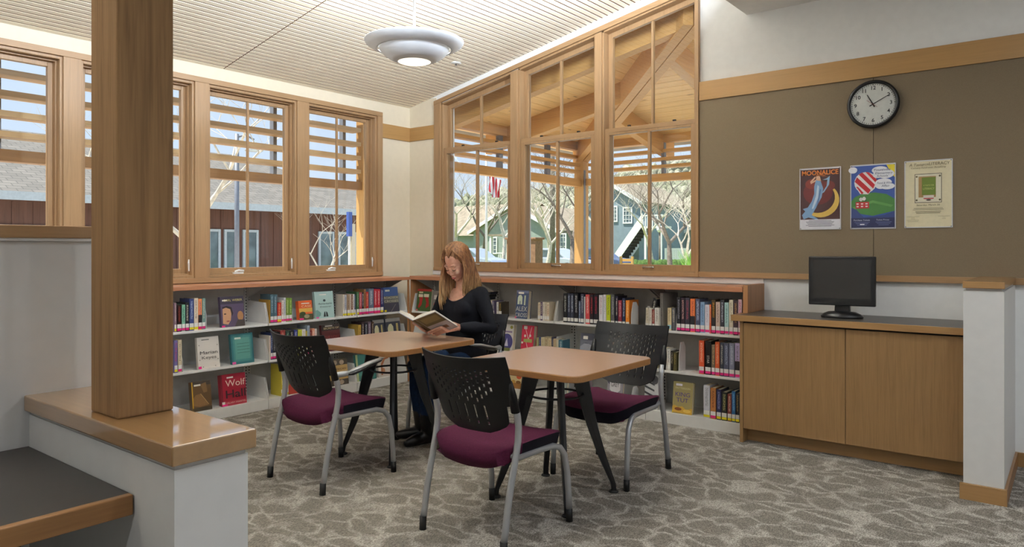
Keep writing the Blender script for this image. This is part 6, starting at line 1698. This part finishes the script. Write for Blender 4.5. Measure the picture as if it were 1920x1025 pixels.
# her left hand: fingers lie along the outside of the front cover, thumb inside the page edge
for a, b1, ln in ((.082, .105, .112), (.060, .110, .122), (.038, .110, .116), (.018, .106, .098)):
    k = onL(a, b1, .017)
    finger([k, onL(a - .002, b1 - ln*.38, .0135), onL(a - .006, b1 - ln*.70, .012), onL(a - .010, b1 - ln, .011)])
    capsule(bd, [wr[1], wr[1].lerp(k, .5) + V3(.004, 0, .002), k], [.0185, .0155, .0108], 10)
capsule(bd, [wr[1] + V3(-.004, 0, .012), wr[1].lerp(onL(.05, .12, -.012), .55) + V3(.01, 0, .02), onL(.045, .125, -.018), onL(.055, .092, -.014)], [.0150, .0125, .0105, .0085], 10)
# her right hand: palm under the spine, fingers along the back cover
for a, b1, ln in ((.104, .045, .092), (.082, .042, .104), (.060, .042, .100), (.038, .046, .082)):
    k = onR(a, b1, .018)
    finger([k, onR(a + .002, b1 + ln*.38, .0145), onR(a + .004, b1 + ln*.70, .0125), onR(a + .006, b1 + ln, .0115)])
    capsule(bd, [wr[-1], wr[-1].lerp(k, .5), k], [.0185, .0155, .0108], 10)
capsule(bd, [wr[-1] + V3(.006, 0, .01), wr[-1].lerp(onR(.01, .10, -.012), .6) + V3(0, 0, .012), onR(.020, .10, -.020), onR(.045, .075, -.018)], [.0150, .0125, .0105, .0085], 10)
body = melt(bd, 'body', M['skin'], .0042, 5, woman)
# ---------------- face details
LIP = ink((176, 92, 88)); LASH = ink((70, 46, 38)); BROW = ink((104, 70, 48))
def face_strip(pts, rad, mat, name):
    m = MB().tube(pts, rad, 8); o = m.build(name, mat, woman, smooth=True); return o
for s in (-1, 1):
    face_strip([hp_(s*.016, .0795, -.0015), hp_(s*.026, .0845, -.0058), hp_(s*.036, .0815, -.0055), hp_(s*.045, .0745, -.0020)], [.0012, .0021, .0020, .0010], LASH, 'eyelash')
    face_strip([hp_(s*.012, .0800, .0265), hp_(s*.025, .0792, .0310), hp_(s*.038, .0745, .0318), hp_(s*.047, .0670, .0280)], [.0012, .0019, .0017, .0008], BROW, 'eyebrow')
face_strip([hp_(-.021, .0835, -.0655), hp_(-.008, .0915, -.0625), hp_(0, .0920, -.0635), hp_(.008, .0915, -.0625), hp_(.021, .0835, -.0655)], [.0012, .0034, .0030, .0034, .0012], LIP, 'upper_lip')
face_strip([hp_(-.018, .0835, -.0685), hp_(0, .0915, -.0725), hp_(.018, .0835, -.0685)], [.0014, .0046, .0014], LIP, 'lower_lip')
# ---------------- clothes
sw = MB(); torso(sw, .006)
for s in (-1, 1):
    ball(sw, sh[s] + V3(-s*.010, 0, -.004), (.056, .056, .050))
    capsule(sw, [sh[s], sh[s].lerp(el[s], .5), el[s], el[s].lerp(wr[s], .5), el[s].lerp(wr[s], .88)], [.054, .050, .046, .041, .033])
swo = melt(sw, 'sweater', M['sweater'], .0065, 6, woman)
# scoop neckline
bm = bmesh.new(); bm.from_mesh(swo.data)
NC = V3(-3.500, 3.800, 1.072)
kill = []
for f in bm.faces:
    c = f.calc_center_median(); d = c - NC
    if (d.x/.104)**2 + (d.y/.125)**2 + (d.z/.094)**2 < 1: kill.append(f)
bmesh.ops.delete(bm, geom=kill, context='FACES')
for v in bm.verts:
    if v.is_boundary:
        d = v.co - NC; k = math.sqrt((d.x/.104)**2 + (d.y/.125)**2 + (d.z/.094)**2)
        if .6 < k < 1.4: v.co = NC + d/k
bm.to_mesh(swo.data); bm.free()
sd = swo.modifiers.new('thick', 'SOLIDIFY'); sd.thickness = .004; sd.offset = 1
jn = MB()
for s in (-1, 1):
    capsule(jn, [hp[s] + V3(0, .02, -.005), hp[s].lerp(kn[s], .5), kn[s], kn[s].lerp(an[s], .35), kn[s].lerp(an[s], .80)], [.088, .078, .064, .060, .050])
ball(jn, HIP + V3(0, .01, -.01), (.165, .12, .075))
melt(jn, 'jeans', M['denim'], .008, 5, woman)
bo = MB()
for s, toe, heel in ((1, V3(-3.590, 3.405, .035), V3(-3.548, 3.590, .04)), (-1, V3(-3.722, 3.455, .060), V3(-3.602, 3.592, .055))):
    capsule(bo, [kn[s].lerp(an[s], .72), an[s], heel + V3(0, 0, .01)], [.052, .047, .036])
    dv = toe - heel
    capsule(bo, [heel, heel + dv*.35 + V3(0, 0, .012), heel + dv*.7 + V3(0, 0, .002), toe - V3(0, 0, .004)], [.036, .040, .038, .026])
    sl_ = MB()
    capsule(bo, [heel - V3(0, 0, .024), heel + dv*.5 - V3(0, 0, .022), toe - V3(0, 0, .016)], [.020, .018, .018])
bto = melt(bo, 'boots', M['boot'], .006, 4, woman)
sh_min = min(v.co.z for v in bto.data.vertices)
# ---------------- hair: a cap of strands falling from a side parting
hr = MB()
rnd = random.Random(12)
oriented_ell(hr, hp_(0, -.030, .042), .079, .092, .092)
def scalp(th, ph, g):
    """ph: 0 at crown, 90 at ear level; th: 0 front .. 180 back, signed side"""
    return hp_(math.sin(ph)*math.sin(th)*(.079+g), -.028 + math.sin(ph)*math.cos(th)*(.094+g), .040 + math.cos(ph)*(.092+g))
for side in (-1, 1):
    n_s = 150
    for i in range(n_s):
        fr = i/(n_s-1)
        lo = 66 if side > 0 else 50
        th = math.radians(lo + (178 - lo)*fr) * side           # front hairline to back
        lay = rnd.random()
        g = .002 + .010*lay
        start = hp_(.012, .060 - .128*fr, 0.090 + .046*math.sin(min(1, fr*2.0)*math.pi/2) - .03*max(0, fr - .5))
        pts = [start]
        thf = th if fr > .25 else th
        for ph in (30, 54, 78, 98):
            t0 = math.radians(24 + 150*fr)*side
            pts.append(scalp(t0 + (th - t0)*min(1, ph/84), math.radians(ph), g + (.004 if ph > 60 else 0)))
        last = pts[-1]
        if side < 0:
            end = V3(-3.600 + .050*rnd.random() - .035*fr, 3.728 + .15*fr + rnd.uniform(-.014, .014), .945 + .10*fr + rnd.uniform(-.035, .030))
        else:
            end = V3(-3.410 - .02*rnd.random() + .045*fr, 3.800 + .13*fr + rnd.uniform(-.012, .012), 1.030 + .03*fr + rnd.uniform(-.03, .02))
        wv = .006*math.sin(i*1.9)
        m1 = last.lerp(end, .30) + V3(side*.016 + wv, .002, .014); m2 = last.lerp(end, .55) + V3(side*.016 - wv, -.006*(1-fr), .006); m3 = last.lerp(end, .80) + V3(side*.010 + wv, -.006*(1-fr), .0)
        pts += [m1, m2, m3, end]
        r = rnd.uniform(.0045, .0078)
        hr.tube(pts, [r*.6, r, r*1.1, r*1.15, r*1.1, r*1.1, r*1.05, r*.9, r*.25], 5)
hr_o = hr.build('hair', M['hair'], woman, smooth=True, recalc=False)
# ---------------- the book
bk = tag(empty('open_book', tuple(SBk)), 'open hardback in the hands of the reading woman', 'book')
def slab(o, a, b, c, name, mat, par):
    vs = []
    for t in (0, 1):
        for (u, v) in ((0, 0), (1, 0), (1, 1), (0, 1)): vs.append(o + a*u + b*v + c*t)
    return MB().add(vs, [(0,3,2,1),(4,5,6,7),(0,1,5,4),(1,2,6,5),(2,3,7,6),(3,0,4,7)]).build(name, mat, par)
cvL = slab(SBk, sN*.240, wLn*.190, nL*.003, 'front_cover', ink((172, 168, 172), .3), bk)
cvR = slab(SBk, sN*.240, wRn*.172, nR*.003, 'back_cover', ink((150, 154, 176), .3), bk)
slab(SBk + nL*.0035 - wLn*.002, sN*.240, wLn*.020, nL*.0015, 'spine', ink((84, 70, 36), .4), bk)
def pages(side, wn, nn, width):
    V = []; Fc = []; n = 8
    for i in range(n+1):
        f = i/n; th = .024*(1 - .30*f) * (math.sin(min(1, f*5)*math.pi/2)*.6 + .4)
        for a in (.006, .234):
            V.append(SBk + sN*a + wn*(f*width) - nn*.0005); V.append(SBk + sN*a + wn*(f*width) - nn*(th + .006*math.sin(f*math.pi)))
    for i in range(n):
        b = 4*i
        Fc += [(b, b+4, b+5, b+1), (b+2, b+3, b+7, b+6), (b+1, b+5, b+7, b+3), (b, b+2, b+6, b+4)]
    Fc += [(0, 1, 3, 2), (4*n, 4*n+2, 4*n+3, 4*n+1)]
    MB().add(V, Fc).build('page_block', M['paper_white'], bk, smooth=False)
M['paper_white'] = plain('white_book_paper', (236, 234, 226), .85, var=.04, scale=200)
pages('L', wLn, nL, .182); pages('R', wRn, nR, .165)
# picture printed on the outside of the front cover
pc = MB(); q0 = nL*.0036
def quad_on(a0, a1, b0, b1, k, off):
    pc.add([SBk + sN*a + wLn*b + nL*(.0036 + off) for a, b in ((a0, b0), (a1, b0), (a1, b1), (a0, b1))], [(0, 1, 2, 3)], k)
quad_on(.120, .236, .022, .188, 0, 0); quad_on(.150, .215, .040, .170, 1, .0003); quad_on(.004, .10, .022, .188, 2, 0); quad_on(.04, .075, .08, .15, 3, .0003)
pc.build('cover_picture', [ink((92, 82, 50), .3), ink((122, 112, 70), .3), ink((178, 176, 184), .3), ink((122, 84, 60), .3)], cvL, recalc=False)
